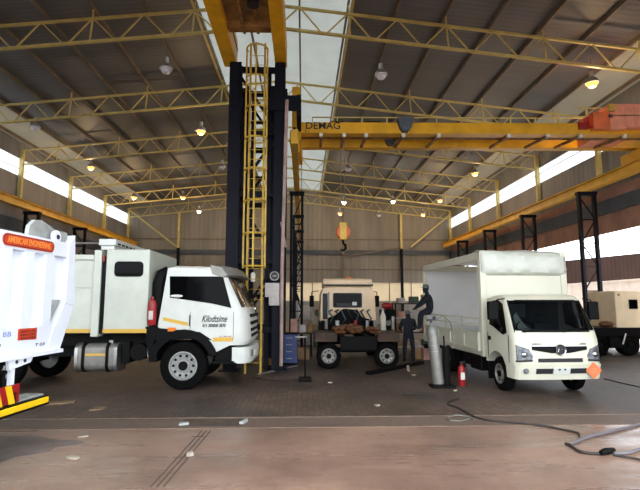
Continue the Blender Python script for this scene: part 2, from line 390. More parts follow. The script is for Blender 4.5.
# purlins
for s, side in ((-1, 'left'), (1, 'right')):
    for k, a in enumerate(AK):
        x = XC+s*a
        o = MB().box(x-.035, x+.035, YF, YE, zroof(x)-.18, zroof(x)-.02).build('roof_purlin', 'purlin')
        tag(o, f'grey roof purlin, {["first","second","third","fourth","fifth","sixth","seventh","eighth","ninth"][k]} to the {side} of the roof ridge', 'purlin', 'roof purlins')
# wall posts
for side, X, names in (('right', XR-.12, 5), ('left', XL+.12, 5)):
    for i, Y in enumerate(FRAMES[1:]):
        o = MB().box(X-.11, X+.11, Y-.09, Y+.09, 7.55, zt(X)).build('wall_post', 'truss')
        tag(o, f'yellow steel post on the {side} wall, {["nearest the viewer","second from the viewer","third from the viewer","next to the end wall corner","in the end wall corner"][i]}', 'post', 'yellow wall posts')
for px, zl, lab in ((179, 7.2, 'left of the crane tower'), (401, 7.2, 'right of the stripped cab'), (343, 4.0, 'behind the hanging hook')):
    x = at(px, 230, YE-.3).x; t = thing('end_wall_column', f'end wall column, yellow above and dark below, {lab}' if px != 343 else 'slim grey end wall column directly behind the hanging hook', 'column', (x, YE-.3, 0), 0, 'end wall columns')
    MB().box(-.1, .1, -.1, .1, zl, zt(x)-.8).build('upper_post', 'truss' if px != 343 else 'purlin', t)
    MB().box(-.12, .12, -.12, .12, 0, zl).build('lower_post', 'navy', t)
for p, q, lab in (((411, 247), (452, 213), 'right'), ((177, 247), (127, 208), 'left')):
    tag(MB().beam(at(*p, YE-.45), at(*q, YE-.45), .14).build('diagonal_brace', 'truss'), f'yellow diagonal brace high on the end wall, near its {lab} corner', 'brace', 'end wall braces')
tag(MB().beam(at(345, 256, YE-.26), at(400, 248, YE-.26), .12).build('sloping_pipe', 'purlin'), 'dark sloping pipe on the end wall above the stripped cab', 'pipe')

# ------------------------------------------------------------ side runways and their lattice legs
def runway(X, lab):
    z0, z1 = 7.28, 7.74; t = thing('runway_beam', f'long yellow crane runway beam along the {lab} wall', 'crane beam', (X, YF+.2, 0), 0, 'crane runway beams')
    L = YE-YF-.5
    MB().prism([(-.16, z0), (.16, z0), (.16, z0+.04), (.02, z0+.04), (.02, z1-.04), (.16, z1-.04), (.16, z1), (-.16, z1), (-.16, z1-.04), (-.02, z1-.04), (-.02, z0+.04), (-.16, z0+.04)], 'y', 0, L).build('beam', 'yellowrail', t)
    MB().box(-.035, .035, 0, L, z1, z1+.07).build('rail', 'chassis', t)
runway(13.55, 'right'); runway(-15.75, 'left')
def lattice(X, Y, h, label, w=.74, name='lattice_column', group='navy lattice columns', m='navy', step=1.2):
    t = thing(name, label, 'column', (X, Y, 0), 0, group)
    for s in (-1, 1):
        MB().box(s*w/2-.06, s*w/2+.06, -.11, .11, 0, h).build('post', m, t)
    MB().box(-w/2-.1, w/2+.1, -.14, .14, h-.16, h).build('cap_beam', m, t)
    n = int(h/step)
    for k in range(n):
        z = .3+k*(h-.5)/n; z2 = .3+(k+1)*(h-.5)/n; s = 1 if k % 2 else -1
        MB().beam((-w/2, 0, z), (w/2, 0, z), .05).build('lacing_bar', m, t)
        MB().beam((s*w/2, 0, z), (-s*w/2, 0, z2), .045).build('lacing_bar', m, t)
    MB().box(-w/2-.14, w/2+.14, -.18, .18, 0, .03).build('base_plate', m, t)
    return t
NTH = ['nearest the viewer', 'second from the viewer', 'third from the viewer', 'fourth from the viewer', 'fifth from the viewer']
lr = lattice(13.55, FRAMES[1], 7.28, 'navy lattice column under the right runway beam, '+NTH[0])
ll = dup(lr, (-15.75, FRAMES[1], 0), 'navy lattice column under the left runway beam, '+NTH[0])
for i, Y in enumerate(FRAMES[2:5]):
    dup(lr, (13.55, Y, 0), 'navy lattice column under the right runway beam, '+NTH[i+1])
    dup(lr, (-15.75, Y, 0), 'navy lattice column under the left runway beam, '+NTH[i+1])

# ------------------------------------------------------------ central tower, ladder, overhead gantry
TX, TY = -1.48, 14.8
t = thing('crane_tower', 'tall navy steel lattice tower standing in the middle of the hall', 'tower', (TX, TY, 0))
cols = [(-.7, 0), (.72, 0), (-.7, 1.9), (.72, 1.9)]
for x, y in cols:
    w = .19 if x < 0 else .17
    MB().prism([(x-w, y-.15), (x+w, y-.15), (x+w, y-.11), (x+.03, y-.11), (x+.03, y+.11), (x+w, y+.11), (x+w, y+.15), (x-w, y+.15), (x-w, y+.11), (x-.03, y+.11), (x-.03, y-.11), (x-w, y-.11)], 'z', 0, 9.68).build('column', 'navy', t)
    MB().box(x-.3, x+.3, y-.28, y+.28, 0, .04).build('base_plate', 'navy', t)
for z in (1.2, 3.3, 5.4, 7.4, 9.5):
    for y in (.05, 1.85): MB().box(-.7, .72, y-.06, y+.06, z-.09, z+.09).build('cross_beam', 'navy', t)
    for x in (-.72, .74): MB().box(x-.05, x+.05, 0, 1.9, z-.08, z+.08).build('side_beam', 'navy', t)
for z in (2.25, 4.35, 6.4, 8.45): MB().box(-.7, .72, 1.82, 1.94, z-.05, z+.05).build('tie_beam', 'navy', t)
for x, y, w in ((.35, .25, .07), (.45, 1.2, .1), (-.3, 1.75, .08)): MB().box(x-w, x+w, y-.05, y+.05, .04, 9.5).build('cable_tray', 'navy', t)
for i, z in enumerate((1.2, 3.3, 5.4, 7.4)):
    z2 = (3.3, 5.4, 7.4, 9.5)[i]; s = 1 if i % 2 else -1
    for y in (.12, 1.9): MB().beam((s*.7, y, z), (-s*.7, y, z2), .1, .08).build('diagonal', 'navy', t)
    for x in (-.7, .72): MB().beam((x, 0 if s > 0 else 1.9, z), (x, 1.9 if s > 0 else 0, z2), .09, .07).build('diagonal', 'navy', t)
MB().box(.35, 1.38, -.22, -.16, 8.05, 8.55).build('bracket_beam', 'navy', t)
MB().box(1.25, 1.4, -.16, 1.4, 7.95, 8.6).build('bracket_beam', 'navy', t)
# things mounted on the tower
o = MB().tube([at(281, 366, 14.5), at(282, 270, 14.5), at(284, 200, 14.5), at(286, 130, 14.5), at(287, 100, 14.5)], .055, 8).build('riser_pipe', 'pinkpipe', smooth=True)
tag(o, 'pale pinkish riser pipe running up the crane tower', 'pipe')
p = at(284, 215, 14.3); q = at(288, 240, 14.3)
tag(MB().beam(at(281, 222, 14.6), at(286, 247, 14.6), .06).build('loose_bar', 'pinkpipe'), 'short pale bar leaning on the crane tower beside the riser pipe', 'bar')
def pane(px0, py0, px1, py1, Y, d, name, m, label, cat, group=None):
    a, b = at(px0, py1, Y), at(px1, py0, Y); o = MB().box(a.x, b.x, Y-d, Y, a.z, b.z).build(name, m, bevel=.008)
    return tag(o, label, cat, group)
pane(265, 283, 279.5, 297, 14.56, .06, 'notice_board', 'board', 'larger greyish white board fixed to the crane tower, under the hose reel', 'board', 'boards on the tower')
pane(269, 297, 279.5, 305.5, 14.56, .09, 'notice_board', 'board', 'smaller pinkish white board directly below the larger tower board', 'board', 'boards on the tower')
c = at(274.5, 276, 14.4); t = thing('hose_reel', 'round grey hose reel mounted on the crane tower above the boards', 'hose reel', c)
MB().lathe((0, 0, 0), [(.11, -.05), (.14, -.05), (.14, .05), (.11, .05), (.11, -.05)], 'y', 24, cap=False).build('rim', 'alu', t, smooth=True)
MB().lathe((0, 0, 0), [(.11, -.02), (.11, .06)], 'y', 20).build('drum', 'ink', t); MB().ell((0, -.03, 0), (.075, .02, .035), 12, 6).build('hub', 'alu', t, smooth=True)
MB().beam((0, .04, 0), (.08, .3, 0), .05).build('bracket', 'navy', t)
c = at(253, 277, 14.25); o = MB().lathe((c.x, c.y, c.z), [(.05, -.14), (.07, -.12), (.07, .08), (.03, .14), (.0, .15)], 'z', 14).build('white_canister', 'paper', smooth=True)
tag(o, 'small white canister tied to the yellow ladder above the lorry cab', 'canister')
# caged ladder
LX, LY = -1.42, 14.1
t = thing('caged_ladder', 'yellow cat ladder with safety cage on the front of the crane tower', 'ladder', (LX, LY, 0))
for s in (-1, 1): MB().box(s*.22-.03, s*.22+.03, -.02, .03, 0, 10.0).build('stile', 'ladder', t)
for k in range(32): MB().cyl((-.22, 0, .3+k*.3), (.22, 0, .3+k*.3), .01, n=6).build('rung', 'ladder', t)
ring = lambda z: [(.3*cos(a)*1.05, -.3+.34*-sin(a) if True else 0, z) for a in [pi*(-.12)+pi*1.24*i/14 for i in range(15)]]
for k in range(8):
    z = 3.05+k*.95; MB().tube([(p[0], p[1]+.12, p[2]) for p in ring(z)], .028, 6).build('cage_hoop', 'ladder', t)
for a in (5, 90, 175):
    x, y = .315*cos(radians(a)), -.18-.34*sin(radians(a)); MB().box(x-.025, x+.025, y-.008, y+.008, 3.0, 9.75).build('cage_strap', 'ladder', t)
for z in (2.5, 5.5, 8.5):
    for s in (-1, 1): MB().beam((s*.22, 0, z), (s*.26, .62, z), .04).build('wall_bracket', 'ladder', t)
# overhead gantry
t = thing('overhead_gantry', 'big yellow and rust-brown gantry girders overhead leading to the crane tower', 'gantry', (0, 5.3, 9.75))
L = 9.85
MB().box(-2.62, -2.2, 0, L, 0, .9).build('girder', 'yellow', t, bevel=.02); MB().box(-.94, -.56, 0, L, 0, .9).build('girder', 'yellow', t, bevel=.02)
MB().box(-2.2, -.94, 0, 8.2, .25, .33).build('deck_plate', 'rust', t)
for k in range(6): MB().box(-2.2, -.94, .6+k*1.4, .75+k*1.4, .08, .25).build('cross_tie', 'rust', t)
for x in (-1.75, -1.35): MB().box(x-.04, x+.04, 0, 8.1, .14, .25).build('stringer', 'rust', t)
for k in range(4): MB().lathe((-1.55+.2*(k % 2), 1.2+k*1.8, .06), [(.16, 0), (.16, .19)], 'z', 14).build('drain_flange', 'ink', t)
for x in (-2.2, -.94): MB().box(x-.02, x+.02, 8.2, L, .55, .6).build('guard_rail', 'rust', t)
# central runway beyond the tower
for i, Y in enumerate(FRAMES[1:5]):
    lattice(-.3, Y, 7.18, 'navy lattice column in the middle row behind the crane tower, '+NTH[i], .5, group='navy centre columns')
t = thing('runway_beam', 'yellow crane runway beam on the middle row of columns behind the tower', 'crane beam', (-.3, 15.2, 0), 0, 'crane runway beams')
MB().box(-.12, .12, 0, 30.5, 7.18, 7.66).build('beam', 'yellowrail', t); MB().box(-.035, .035, 0, 30.5, 7.66, 7.74).build('rail', 'chassis', t)

# ------------------------------------------------------------ travelling crane
CY1 = 16.9
t = thing('overhead_crane', 'yellow double-girder overhead travelling crane spanning the right bay', 'crane', (0, CY1, 0), radians(-1.4))
za = at(303, 133, CY1).z; zb = at(303, 122, CY1).z; zc = at(303, 147, CY1+1.9).z
MB().box(-.42, 13.75, 0, .42, za, zb).build('girder', 'yellow', t, bevel=.015)
MB().box(-.42, 13.75, 1.9, 2.3, zc, zc+.55).build('girder', 'yellow', t, bevel=.015)
MB().box(-.42, 13.75, .42, .95, za+.1, za+.14).build('walkway', 'rust', t)
for x in (-.3, 13.62):
    f = MB().box(x-.2, x+.2, -.18, 2.8, 7.78, za+.02).build('end_carriage', 'yellow', t, bevel=.01)
    for y in (.1, 2.5): MB().lathe((x, y, 7.92), [(.17, -.05), (.17, .05)], 'x', 18).build('wheel', 'chassis', f)
MB().box(-.42, -.12, -.12, .0, 7.4, at(294, 88, CY1).z).build('end_post', 'yellow', t)
for px in (300, 321, 344, 366, 403, 438, 507, 545, 577, 620):
    x = at(px, 133, CY1).x
    if px > 300: MB().beam((x, .2, za-.05), (x, 1.95, zc+.02), .1, .08).build('cross_tie', 'rust', t); MB().box(x-.06, x+.06, .0, .12, za-.12, za).build('tie_cleat', 'paper', t)
for px, m in ((405, 'greyband'), (389, 'greyband'), (601, 'greyband')):
    near = px == 405; y = -.16 if near else 1.72; c = at(px, 126 if near else 140, CY1+y)
    MB().prism([(c.x-.3, c.z+.25), (c.x+.3, c.z+.25), (c.x+.2, c.z-.1), (c.x+.1, c.z-.24), (c.x-.1, c.z-.24), (c.x-.2, c.z-.1)], 'y', y-.13, y+.15).build('drive_motor', m, t, bevel=.01)
MB().tube([(x_, .75, zb+.12+.03*sin(x_*5)) for x_ in [.2*i+.6 for i in range(64)]], .025, 6).build('power_cable', 'cable', t)
for k in range(14): MB().box(.3+k*.95, .34+k*.95, .72, .78, za+.14, zb+.5).build('railing_post', 'truss', t)
MB().box(.3, 12.7, .73, .77, zb+.46, zb+.5).build('handrail', 'truss', t)
for k, (xx, ww) in enumerate(((1.0, .5), (1.7, .35), (2.3, .6))): MB().box(xx, xx+ww, .45, .7, zb, zb+.22).build('gearbox', 'chassis', t, bevel=.02)
text('DEMAG', 'lettering', 'ink', t, (at(323, 126, CY1).x, -.006, at(323, 126.2, CY1).z), (pi/2, 0, 0), .36, 1.25, bold=.005)
text('5 t', 'lettering', 'ink', t, (at(307, 131, CY1).x, -.006, at(307, 131.5, CY1).z), (pi/2, 0, 0), .16)
# trolley with its cabins
t = thing('crane_trolley', 'orange hoist trolley with boxy panels at the right end of the crane', 'trolley', (0, CY1, 0), radians(-1.4))
def bx(px0, py0, px1, py1, y0, y1, m, name, bev=.01):
    a, b = at(px0, py1, CY1+y0), at(px1, py0, CY1+y0); return MB().box(a.x, b.x, y0, y1, a.z, b.z).build(name, m, t, bevel=bev)
bx(590, 114.5, 606, 131, -.25, .9, 'orange', 'motor_panel'); bx(606.3, 107, 620, 131, -.3, 1.9, 'salmon', 'cabin_panel'); bx(620.5, 107, 629.5, 130, -.3, 1.9, 'salmon', 'cabin_panel'); bx(630, 107.5, 643, 130, -.3, 1.9, 'salmon', 'cabin_panel')
bx(606.3, 118, 643, 118.6, -.32, -.29, 'rust', 'seam_strip', 0); bx(605, 107, 611, 113, -.45, -.3, 'stripe', 'warning_light'); bx(605.5, 117, 608, 120, -.32, -.24, 'ink', 'latch', 0)
bx(586, 118, 589, 129, -.2, .2, 'signred', 'hoist_motor'); bx(576, 125, 585, 131, -.1, .3, 'red', 'hoist_motor'); bx(583, 110.5, 583.6, 129, 0, .04, 'truss', 'rail_post', 0); bx(575, 110.5, 606, 111.2, 0, .04, 'truss', 'handrail', 0)
# hook
hx = at(343, 232, 17.8); t = thing('crane_hook', 'orange-yellow hook block hanging on ropes above the stripped cab', 'hook', hx)
MB().lathe((0, 0, 0), [(.0, -.12), (.24, -.1), (.28, -.05), (.28, .05), (.24, .1), (0, .12)], 'y', 24).build('hook_block', 'orange', t, smooth=True)
MB().box(-.13, .13, -.13, .13, -.3, .35).build('cheek_plate', 'yellowrail', t, bevel=.02)
MB().tube([(0, 0, -.3), (0, 0, -.42), (.09, 0, -.5), (.1, 0, -.62), (0, 0, -.7), (-.09, 0, -.64)], [.04, .04, .05, .05, .04, .02], 8).build('hook', 'chassis', t, smooth=True)
for s in (-1, 1): MB().cyl((s*.07, 0, .3), (s*.07, 0, zc+.05-hx.z), .014, n=6).build('rope', 'alu', t)

# ------------------------------------------------------------ high bay lamps
lp = thing('high_bay_lamp', '', 'lamp', (0, 0, 0), 0, 'high bay lamps')
MB().lathe((0, 0, 0), [(.24, -.02), (.25, 0), (.2, .14), (.1, .22), (.09, .24), (.19, .13), (.235, 0)][:4]+[(.07, .24), (.07, .26)], 'z', 18).build('reflector', 'lampmetal', lp, smooth=True)
MB().cyl((0, 0, .24), (0, 0, .46), .085, n=12).build('ballast', 'lampmetal', lp); MB().cyl((0, 0, .46), (0, 0, 1.0), .012, n=6).build('suspension_rod', 'purlin', lp)
LAMPS = [((592, 83), 10.4, 1, 'lit amber, nearest the viewer at right, above the orange trolley'), ((201, 131), 10.4, 1, 'lit amber, just left of the crane tower'), ((475, 173), 10.4, 1, 'lit amber, under the crane toward the right clerestory'),
 ((134, 197), 10.4, 1, 'lit amber, near the left corner of the end wall'), ((91, 167), 10.4, 1, 'lit amber, beside the left clerestory glazing'), ((183, 197), 10.4, 1, 'lit amber, above the left end wall column'), ((199, 211), 10., 2, 'lit white, low before the end wall left of the tower'),
 ((243, 212), 10., 1, 'lit amber, seen behind the yellow ladder'), ((440, 200), 10.2, 1, 'lit amber, farther right of the pair near the end wall'), ((423, 214), 10., 1, 'lit amber, lower of the two beside the right yellow brace'), ((340, 213), 10., 1, 'lit amber, directly above the hanging hook'),
 ((344, 202), 10.4, 2, 'small lit white, at the truss above the hook'), ((393, 201), 10.4, 2, 'small lit white, at the truss right of the hook'), ((166, 69), 10.8, 0, 'unlit silver, nearest the viewer in the left bay'), ((381, 75), 10.8, 0, 'unlit silver, nearest the viewer in the right bay'),
 ((35, 127), 10.4, 0, 'unlit silver, high at the left photo edge'), ((348, 169), 10.8, 0, 'unlit, just below the crane girders'), ((222, 167), 10.8, 0, 'unlit, at a truss close left of the tower'), ((379, 215), 10., 0, 'unlit, low before the end wall right of the hook')]
for i, ((x, y), Z, on, lab) in enumerate(LAMPS):
    p = atz(x, y, Z); g = ('lit amber lamps', 'lit white lamps', 'unlit lamps')[(on-1) % 3]
    o = lp if i == 0 else dup(lp, p, '')
    o.location = p; o['label'] = 'high bay lamp, '+lab; o['group'] = 'high bay lamps'
for i, ((x, y), Z, on, lab) in enumerate(LAMPS):
    root = [o for o in COL.objects if o.get('label') == 'high bay lamp, '+lab][0]
    MB().ell((0, 0, -.04), (.19, .19, .16), 12, 8).build('bulb', ('bulboff', 'bulbon', 'bulbwhite')[on], root, smooth=True)
    if on:
        l = bpy.data.lights.new('lamp_light', 'POINT'); l.energy = 220 if on == 1 else 90; l.color = (1, .68, .36) if on == 1 else (1, .93, .84); l.shadow_soft_size = .15
        lo = bpy.data.objects.new('lamp_light', l); lo.location = root.location+Vector((0, 0, -.25)); COL.objects.link(lo)
# ============================================================ white box lorry on the left (faces right)
BY = 11.5
lorry = thing('box_lorry', 'white box-bodied lorry with yellow stripe and dark cab windows, facing right', 'lorry', (-2.78, BY, 0))
OX = -2.78
W = lambda x: x-OX
def P(px, py, Y=BY): p = at(px, py, Y); return (p.x-OX, p.z)
D = 2.45
# chassis
each('chassis_rail', 'chassis', lorry, (W(-9.5), W(-1.5), .55, .8, .72, 1.0), (W(-9.5), W(-1.5), 1.65, 1.9, .72, 1.0))
for x in (-8.5, -6.9, -4.2, -3.6): MB().box(W(x), W(x)+.12, .8, 1.65, .76, .96).build('cross_member', 'chassis', lorry)
MB().box(W(-9.4), W(-3.7), .3, 2.2, 1.0, 1.26).build('subframe', 'chassis', lorry)
# box: rear and front compartments
b = MB().box(W(-4.66), W(-3.64), 0, D, 1.3, 3.27).build('crew_box', 'offwhite', lorry, bevel=.03)
MB().prism(rrect(W(-4.45), W(-3.78), 2.62, 2.98, .09), 'y', -.018, .01).build('window_gasket', 'black', b)
MB().prism(rrect(W(-4.41), W(-3.82), 2.66, 2.94, .07), 'y', -.022, .0).build('window_glass', 'glass', b)
MB().box(W(-4.655), W(-3.645), -.006, .0, 1.31, 1.4).build('yellow_stripe', 'stripe', lorry)
MB().box(W(-4.75), W(-4.67), .02, D-.02, 1.3, 3.1).build('door_seal', 'black', lorry); MB().box(W(-4.74), W(-4.69), -.03, .02, 2.98, 3.12).build('red_marker', 'red', lorry, bevel=.01)
r = MB().box(W(-9.5), W(-4.94), .06, D, 1.3, 3.12).box(W(-4.94), W(-4.76), -.01, D, 1.22, 3.25).build('rear_box', 'offwhite', lorry, bevel=.02)
MB().box(W(-9.5), W(-4.94), -.01, .06, 3.02, 3.14).build('roof_rail', 'offwhite', r, bevel=.01); MB().box(W(-9.5), W(-4.94), .03, .06, 2.36, 2.4).build('waist_moulding', 'offwhite', r)
MB().box(W(-9.5), W(-4.95), -.006+.05, .06, 1.31, 1.4).build('yellow_stripe', 'stripe', lorry)
for x in (-9.0, -7.6, -6.2): MB().cyl((W(x), .3, 3.1), (W(x), .3, 3.45), .02, n=8).build('rack_post', 'alu', r)
MB().cyl((W(-9.4), .3, 3.45), (W(-4.85), .3, 3.45), .025, n=8).build('rack_rail', 'alu', r)
# louvred unit across the roof
u = MB().box(W(-4.86), W(-4.45), .0, D, 3.36, 3.52).box(W(-4.82), W(-4.5), .05, D-.05, 3.26, 3.36).build('roof_unit', 'white', lorry, bevel=.02)
for k in range(9): MB().box(W(-4.46), W(-4.44), .12+k*.26, .28+k*.26, 3.385, 3.43).build('louvre', 'ink', u)
# cab shell, lofted across the width with rounded front corners
def cabprof():
    a = arc(0, .56, .82, 22, 152, 10)      # wheel arch from front to rear
    return [P(157, 331), P(168, 268), P(176, 265.5), P(222, 267), P(231, 275), P(246, 308), P(248.5, 316), P(250, 341)]+[(W(-1.3), 1.02), (W(-1.7), 1.02)]+[(x, z) for x, z in a]
prof = cabprof(); FR = {3, 4, 5, 6, 7, 8}
def cabslice(y, cut, dz=0):
    return [(x-(cut if i in FR else 0), y, z-(dz if i in (2, 3) else 0)) for i, (x, z) in enumerate(prof)]
sl = [(0, .25, .05), (.03, .17, .02), (.09, .10, .0), (.2, .045, 0), (.36, .015, 0), (.6, 0, 0)]
loops = [cabslice(y, c, d) for y, c, d in sl]+[cabslice(D-y, c, d) for y, c, d in reversed(sl)]
cab = MB().loft(loops).build('cab', 'white', lorry, smooth=True)
def frontpatch(t0, t1, i, y0, y1, name, m, off=.012, par=None, n=8):
    """slab following the cab front between profile points i and i+1"""
    L = []
    def cut(y):
        y = min(y, D-y); ys = [s[0] for s in sl]; cs = [s[1] for s in sl]
        for k in range(len(ys)-1):
            if y <= ys[k+1]: return cs[k]+(cs[k+1]-cs[k])*(y-ys[k])/(ys[k+1]-ys[k])
        return 0
    a, b_ = Vector(prof[i]), Vector(prof[i+1]); d = (b_-a).normalized(); nn = Vector((-d.y, d.x))
    if nn.x < 0: nn = -nn
    p, q = a.lerp(b_, t0), a.lerp(b_, t1); ys = sorted(set([y0+(y1-y0)*k/n for k in range(n+1)]+[s[0] for s in sl if y0 < s[0] < y1]+[D-s[0] for s in sl if y0 < D-s[0] < y1]))
    for y in ys:
        c = cut(y); o_ = Vector((c, 0))
        pts = [p-o_-nn*.02, p-o_+nn*off, q-o_+nn*off, q-o_-nn*.02]; L.append([(v.x, y, v.y) for v in pts])
    return MB().loft(L).build(name, m, par or lorry, smooth=True)
ws = frontpatch(.02, .98, 4, .08, D-.08, 'windscreen', 'brownglass')
for y in (.7, 1.6): MB().beam((W(-1.33)+.02, y, 2.0), (W(-1.53)+.02, y+.5, 2.45), .025, .02).build('wiper', 'black', ws)
# sun visor
vs = [P(224, 266), P(235, 268), P(241, 276), P(236, 278), P(226, 275)]
MB().loft([[(x-c-.02, y, z+.02) for x, z in vs] for y, c in ((-.02, .3), (.08, .14), (.25, .03), (.5, 0), (D-.5, 0), (D-.25, .03), (D-.08, .14), (D+.02, .3))]).build('sun_visor', 'alu', lorry, smooth=True)
for k, z in enumerate((1.7, 1.52, 1.36, 1.22)):
    MB().box(W(-1.3), W(-1.238), .42, D-.42, z-.04, z+.035).build('grille_slot', 'black', lorry)
MB().lathe((W(-1.25), D/2, 1.85), [(.1, 0), (.1, .03), (.07, .035), (.0, .03)], 'x', 20).build('badge', 'chrome', lorry, smooth=True)
# side glass
sg = [P(170, 276.3), P(223, 276.5), P(231.5, 308), P(212, 303.5), P(170, 297.5)]
g = MB().prism(sg, 'y', -.012, .02).build('side_window', 'glass', lorry)
MB().box(P(204, 280)[0], P(204, 280)[0]+.02, -.016, 0, P(204, 302)[1], P(204, 277)[1]).build('window_divider', 'black', g)
MB().box(P(190, 320)[0]-.012, P(190, 320)[0]+.012, -.03, 0, P(190, 326)[1], P(190, 315)[1]).build('door_handle', 'black', lorry)
for px in (190.3, 233.5): MB().box(P(px, 320)[0]-.005, P(px, 320)[0]+.005, -.003, 0, P(px, 340)[1], P(px, 312)[1]).build('door_seam', 'ink', lorry)
MB().prism([P(163, 317), P(188, 322.5), P(188, 326), P(163, 320.5)], 'y', -.006, 0).build('yellow_stripe', 'stripe', lorry)
MB().box(P(213, 340)[0], P(233, 340)[0], -.006, 0, P(220, 341.5)[1], P(220, 337.5)[1]).build('yellow_stripe', 'stripe', lorry)
MB().ell((P(170, 302)[0]+.15, -.01, P(170, 296)[1]), (.16, .012, .035), 12, 6).build('white_decal', 'white', lorry)
x0 = P(214, 320)[0]
text('Kilodtsime', 'lettering', 'ink', lorry, (x0, -.004, P(214, 319)[1]), (pi/2, 0, 0), .22, .6, .5, bold=.003)
text('011 200000 3870', 'lettering', 'ink', lorry, (x0, -.004, P(214, 325.7)[1]), (pi/2, 0, 0), .1, .54, .2, bold=.003)
text('J5 290 HP', 'lettering', 'red', lorry, (P(226, 320)[0], -.004, P(226, 336.6)[1]), (pi/2, 0, 0), .05, .28, .1)
# black arch, step, bumper
oa = arc(0, .56, .83, 18, 160, 14); ia = arc(0, .56, .66, 160, 18, 14)
MB().prism(oa+ia, 'y', -.05, .5).build('mudguard', 'black', lorry)
MB().prism([(oa[-1][0], oa[-1][1]-.2), (oa[-1][0]+.17, oa[-1][1]-.2), (oa[-1][0]+.2, 1.45), (oa[-1][0]-.12, 1.45)], 'y', 0, .5).build('mud_flap', 'black', lorry)
MB().prism([P(148, 327), P(200, 332), P(212, 340), P(200, 338), P(175, 340), P(150, 340)], 'y', -.02, .3).build('arch_panel', 'black', lorry)
MB().box(P(168, 329)[0], P(176, 329)[0], -.04, -.01, P(170, 331.5)[1], P(170, 327.5)[1]).build('side_marker', 'amber', lorry, bevel=.01)
MB().box(W(-2.05), W(-1.62), .06, 1.2, .62, 1.02).box(W(-2.1), W(-1.6), -.02, .5, .6, .66).build('cab_step', 'chassis', lorry)
bp = [(0, .3), (.02, .18), (.1, .09), (.25, .03), (.5, 0)]
bl = [[(W(-1.65), y, .66), (W(-1.22)-c, y, .6), (W(-1.2)-c, y, .8), (W(-1.21)-c, y, .97), (W(-1.65), y, .97)] for y, c in bp]
bl += [[(x, D-y, z) for x, y, z in l] for l in reversed(bl)]
bm_ = MB().loft(bl).build('bumper', 'white', lorry, smooth=True)
MB().box(W(-1.3), W(-1.2), .22, .44, .74, .9).build('headlamp', 'lampglass', bm_, bevel=.01); MB().box(W(-1.3), W(-1.2), D-.44, D-.22, .74, .9).build('headlamp', 'lampglass', bm_, bevel=.01)
n_ = MB().box(W(-1.25), W(-1.185), .7, 1.25, .72, .84).build('number_plate', 'paper', bm_)
# snorkel and extinguisher behind the cab
pts = [P(166, 269), P(160, 273), P(157, 284), P(156, 300), P(155, 325)]
MB().tube([(x-.02, .28, z) for x, z in pts], [.1, .15, .16, .15, .14], 10).build('air_intake', 'black', lorry, smooth=True)
fe = MB().lathe((P(152.5, 310)[0], -.02, P(150, 325)[1]), [(.08, 0), (.1, .04), (.1, .48), (.08, .56), (.03, .6), (.03, .66)], 'z', 18).build('fire_extinguisher', 'red', lorry, smooth=True)
MB().box(P(152.5, 310)[0]-.05, P(152.5, 310)[0]+.05, -.125, -.11, 1.62, 1.82).build('label_panel', 'board', fe)
# tank and air bottle
tx0, tx1 = P(74.5, 355)[0], P(117, 355)[0]
tk = MB().prism(rrect(.0, .62, .43, 1.06, .17, 5), 'x', tx0+.06, tx1-.06).build('fuel_tank', 'alu', lorry, smooth=True)
for x in (tx0, tx1-.07): MB().prism(rrect(-.015, .635, .415, 1.075, .18, 5), 'x', x, x+.07).build('tank_end', 'steel', tk, smooth=True)
for px in (83, 107): x = P(px, 355)[0]; MB().prism(rrect(-.025, .645, .405, 1.085, .18, 5), 'x', x-.03, x+.03).build('tank_strap', 'black', tk)
MB().box(P(85, 355)[0], P(106, 355)[0], -.004, .0, .79, .84).build('yellow_stripe', 'stripe', tk); MB().cyl((tx0+.75, .2, 1.05), (tx0+.75, .2, 1.13), .06).build('filler_cap', 'steel', tk)
MB().cyl((P(137, 352)[0], .1, .86), (P(137, 352)[0], .75, .86), .2, n=18).build('air_tank', 'chassis', lorry, smooth=True)
MB().box(P(120, 350)[0], P(128, 350)[0], .1, .6, .6, 1.1).build('battery_box', 'chassis', lorry, bevel=.02)
MB().cyl((P(148, 350)[0], .1, .75), (P(148, 350)[0], .1, 1.0), .05).build('filter_canister', 'steel', lorry)
for x, y in ((0, .17), (0, D-.17), (-4.2, .17), (-4.2, D-.17)): wheel(lorry, (x, y, .55), .55, .3, 'y', -1 if y < 1 else 1)
each('axle', 'chassis', lorry, (-.06, .06, .3, D-.3, .48, .62), (-4.26, -4.14, .3, D-.3, .48, .62))

# ============================================================ white tipper body on the far left
A = radians(6.2); tip = thing('tipper_truck', 'white ribbed tipper truck body cut off by the left photo edge', 'truck', (-3.8, 6.2, 0), pi/2-A)
S0 = -4.2; TD = 2.4
side = [(S0, 1.3), (1.3, 1.3), (1.6, 1.95), (1.52, 2.94), (1.03, 2.9), (S0, 2.94)]
bd = MB().prism(side, 'y', .1, .16).prism([(x, z) for x, z in side], 'y', TD-.16, TD-.1).box(S0, 1.3, .1, TD-.1, 1.3, 1.36).box(S0, S0+.06, .1, TD-.1, 1.3, 2.9).build('body_panels', 'bluewhite', tip)
MB().prism([(1.3, 1.33), (1.6, 1.95), (1.52, 2.9), (1.46, 2.9), (1.54, 1.96), (1.25, 1.36)], 'y', .12, TD-.12).build('tailgate', 'bluewhite', tip)
MB().box(S0, 1.42, 0, .16, 2.7, 2.93).build('top_rail', 'bluewhite', tip, bevel=.012); MB().box(S0, 1.2, .0, .16, 1.3, 1.68).build('bottom_rail', 'bluewhite', tip, bevel=.012)
MB().box(S0, 1.32, -.05, .16, 1.27, 1.32).build('bottom_flange', 'bluewhite', tip)
MB().prism([(1.34, 2.0), (1.6, 1.95), (1.51, 3.07), (1.36, 2.93)], 'y', -.02, .16).build('end_post', 'bluewhite', tip, bevel=.01)
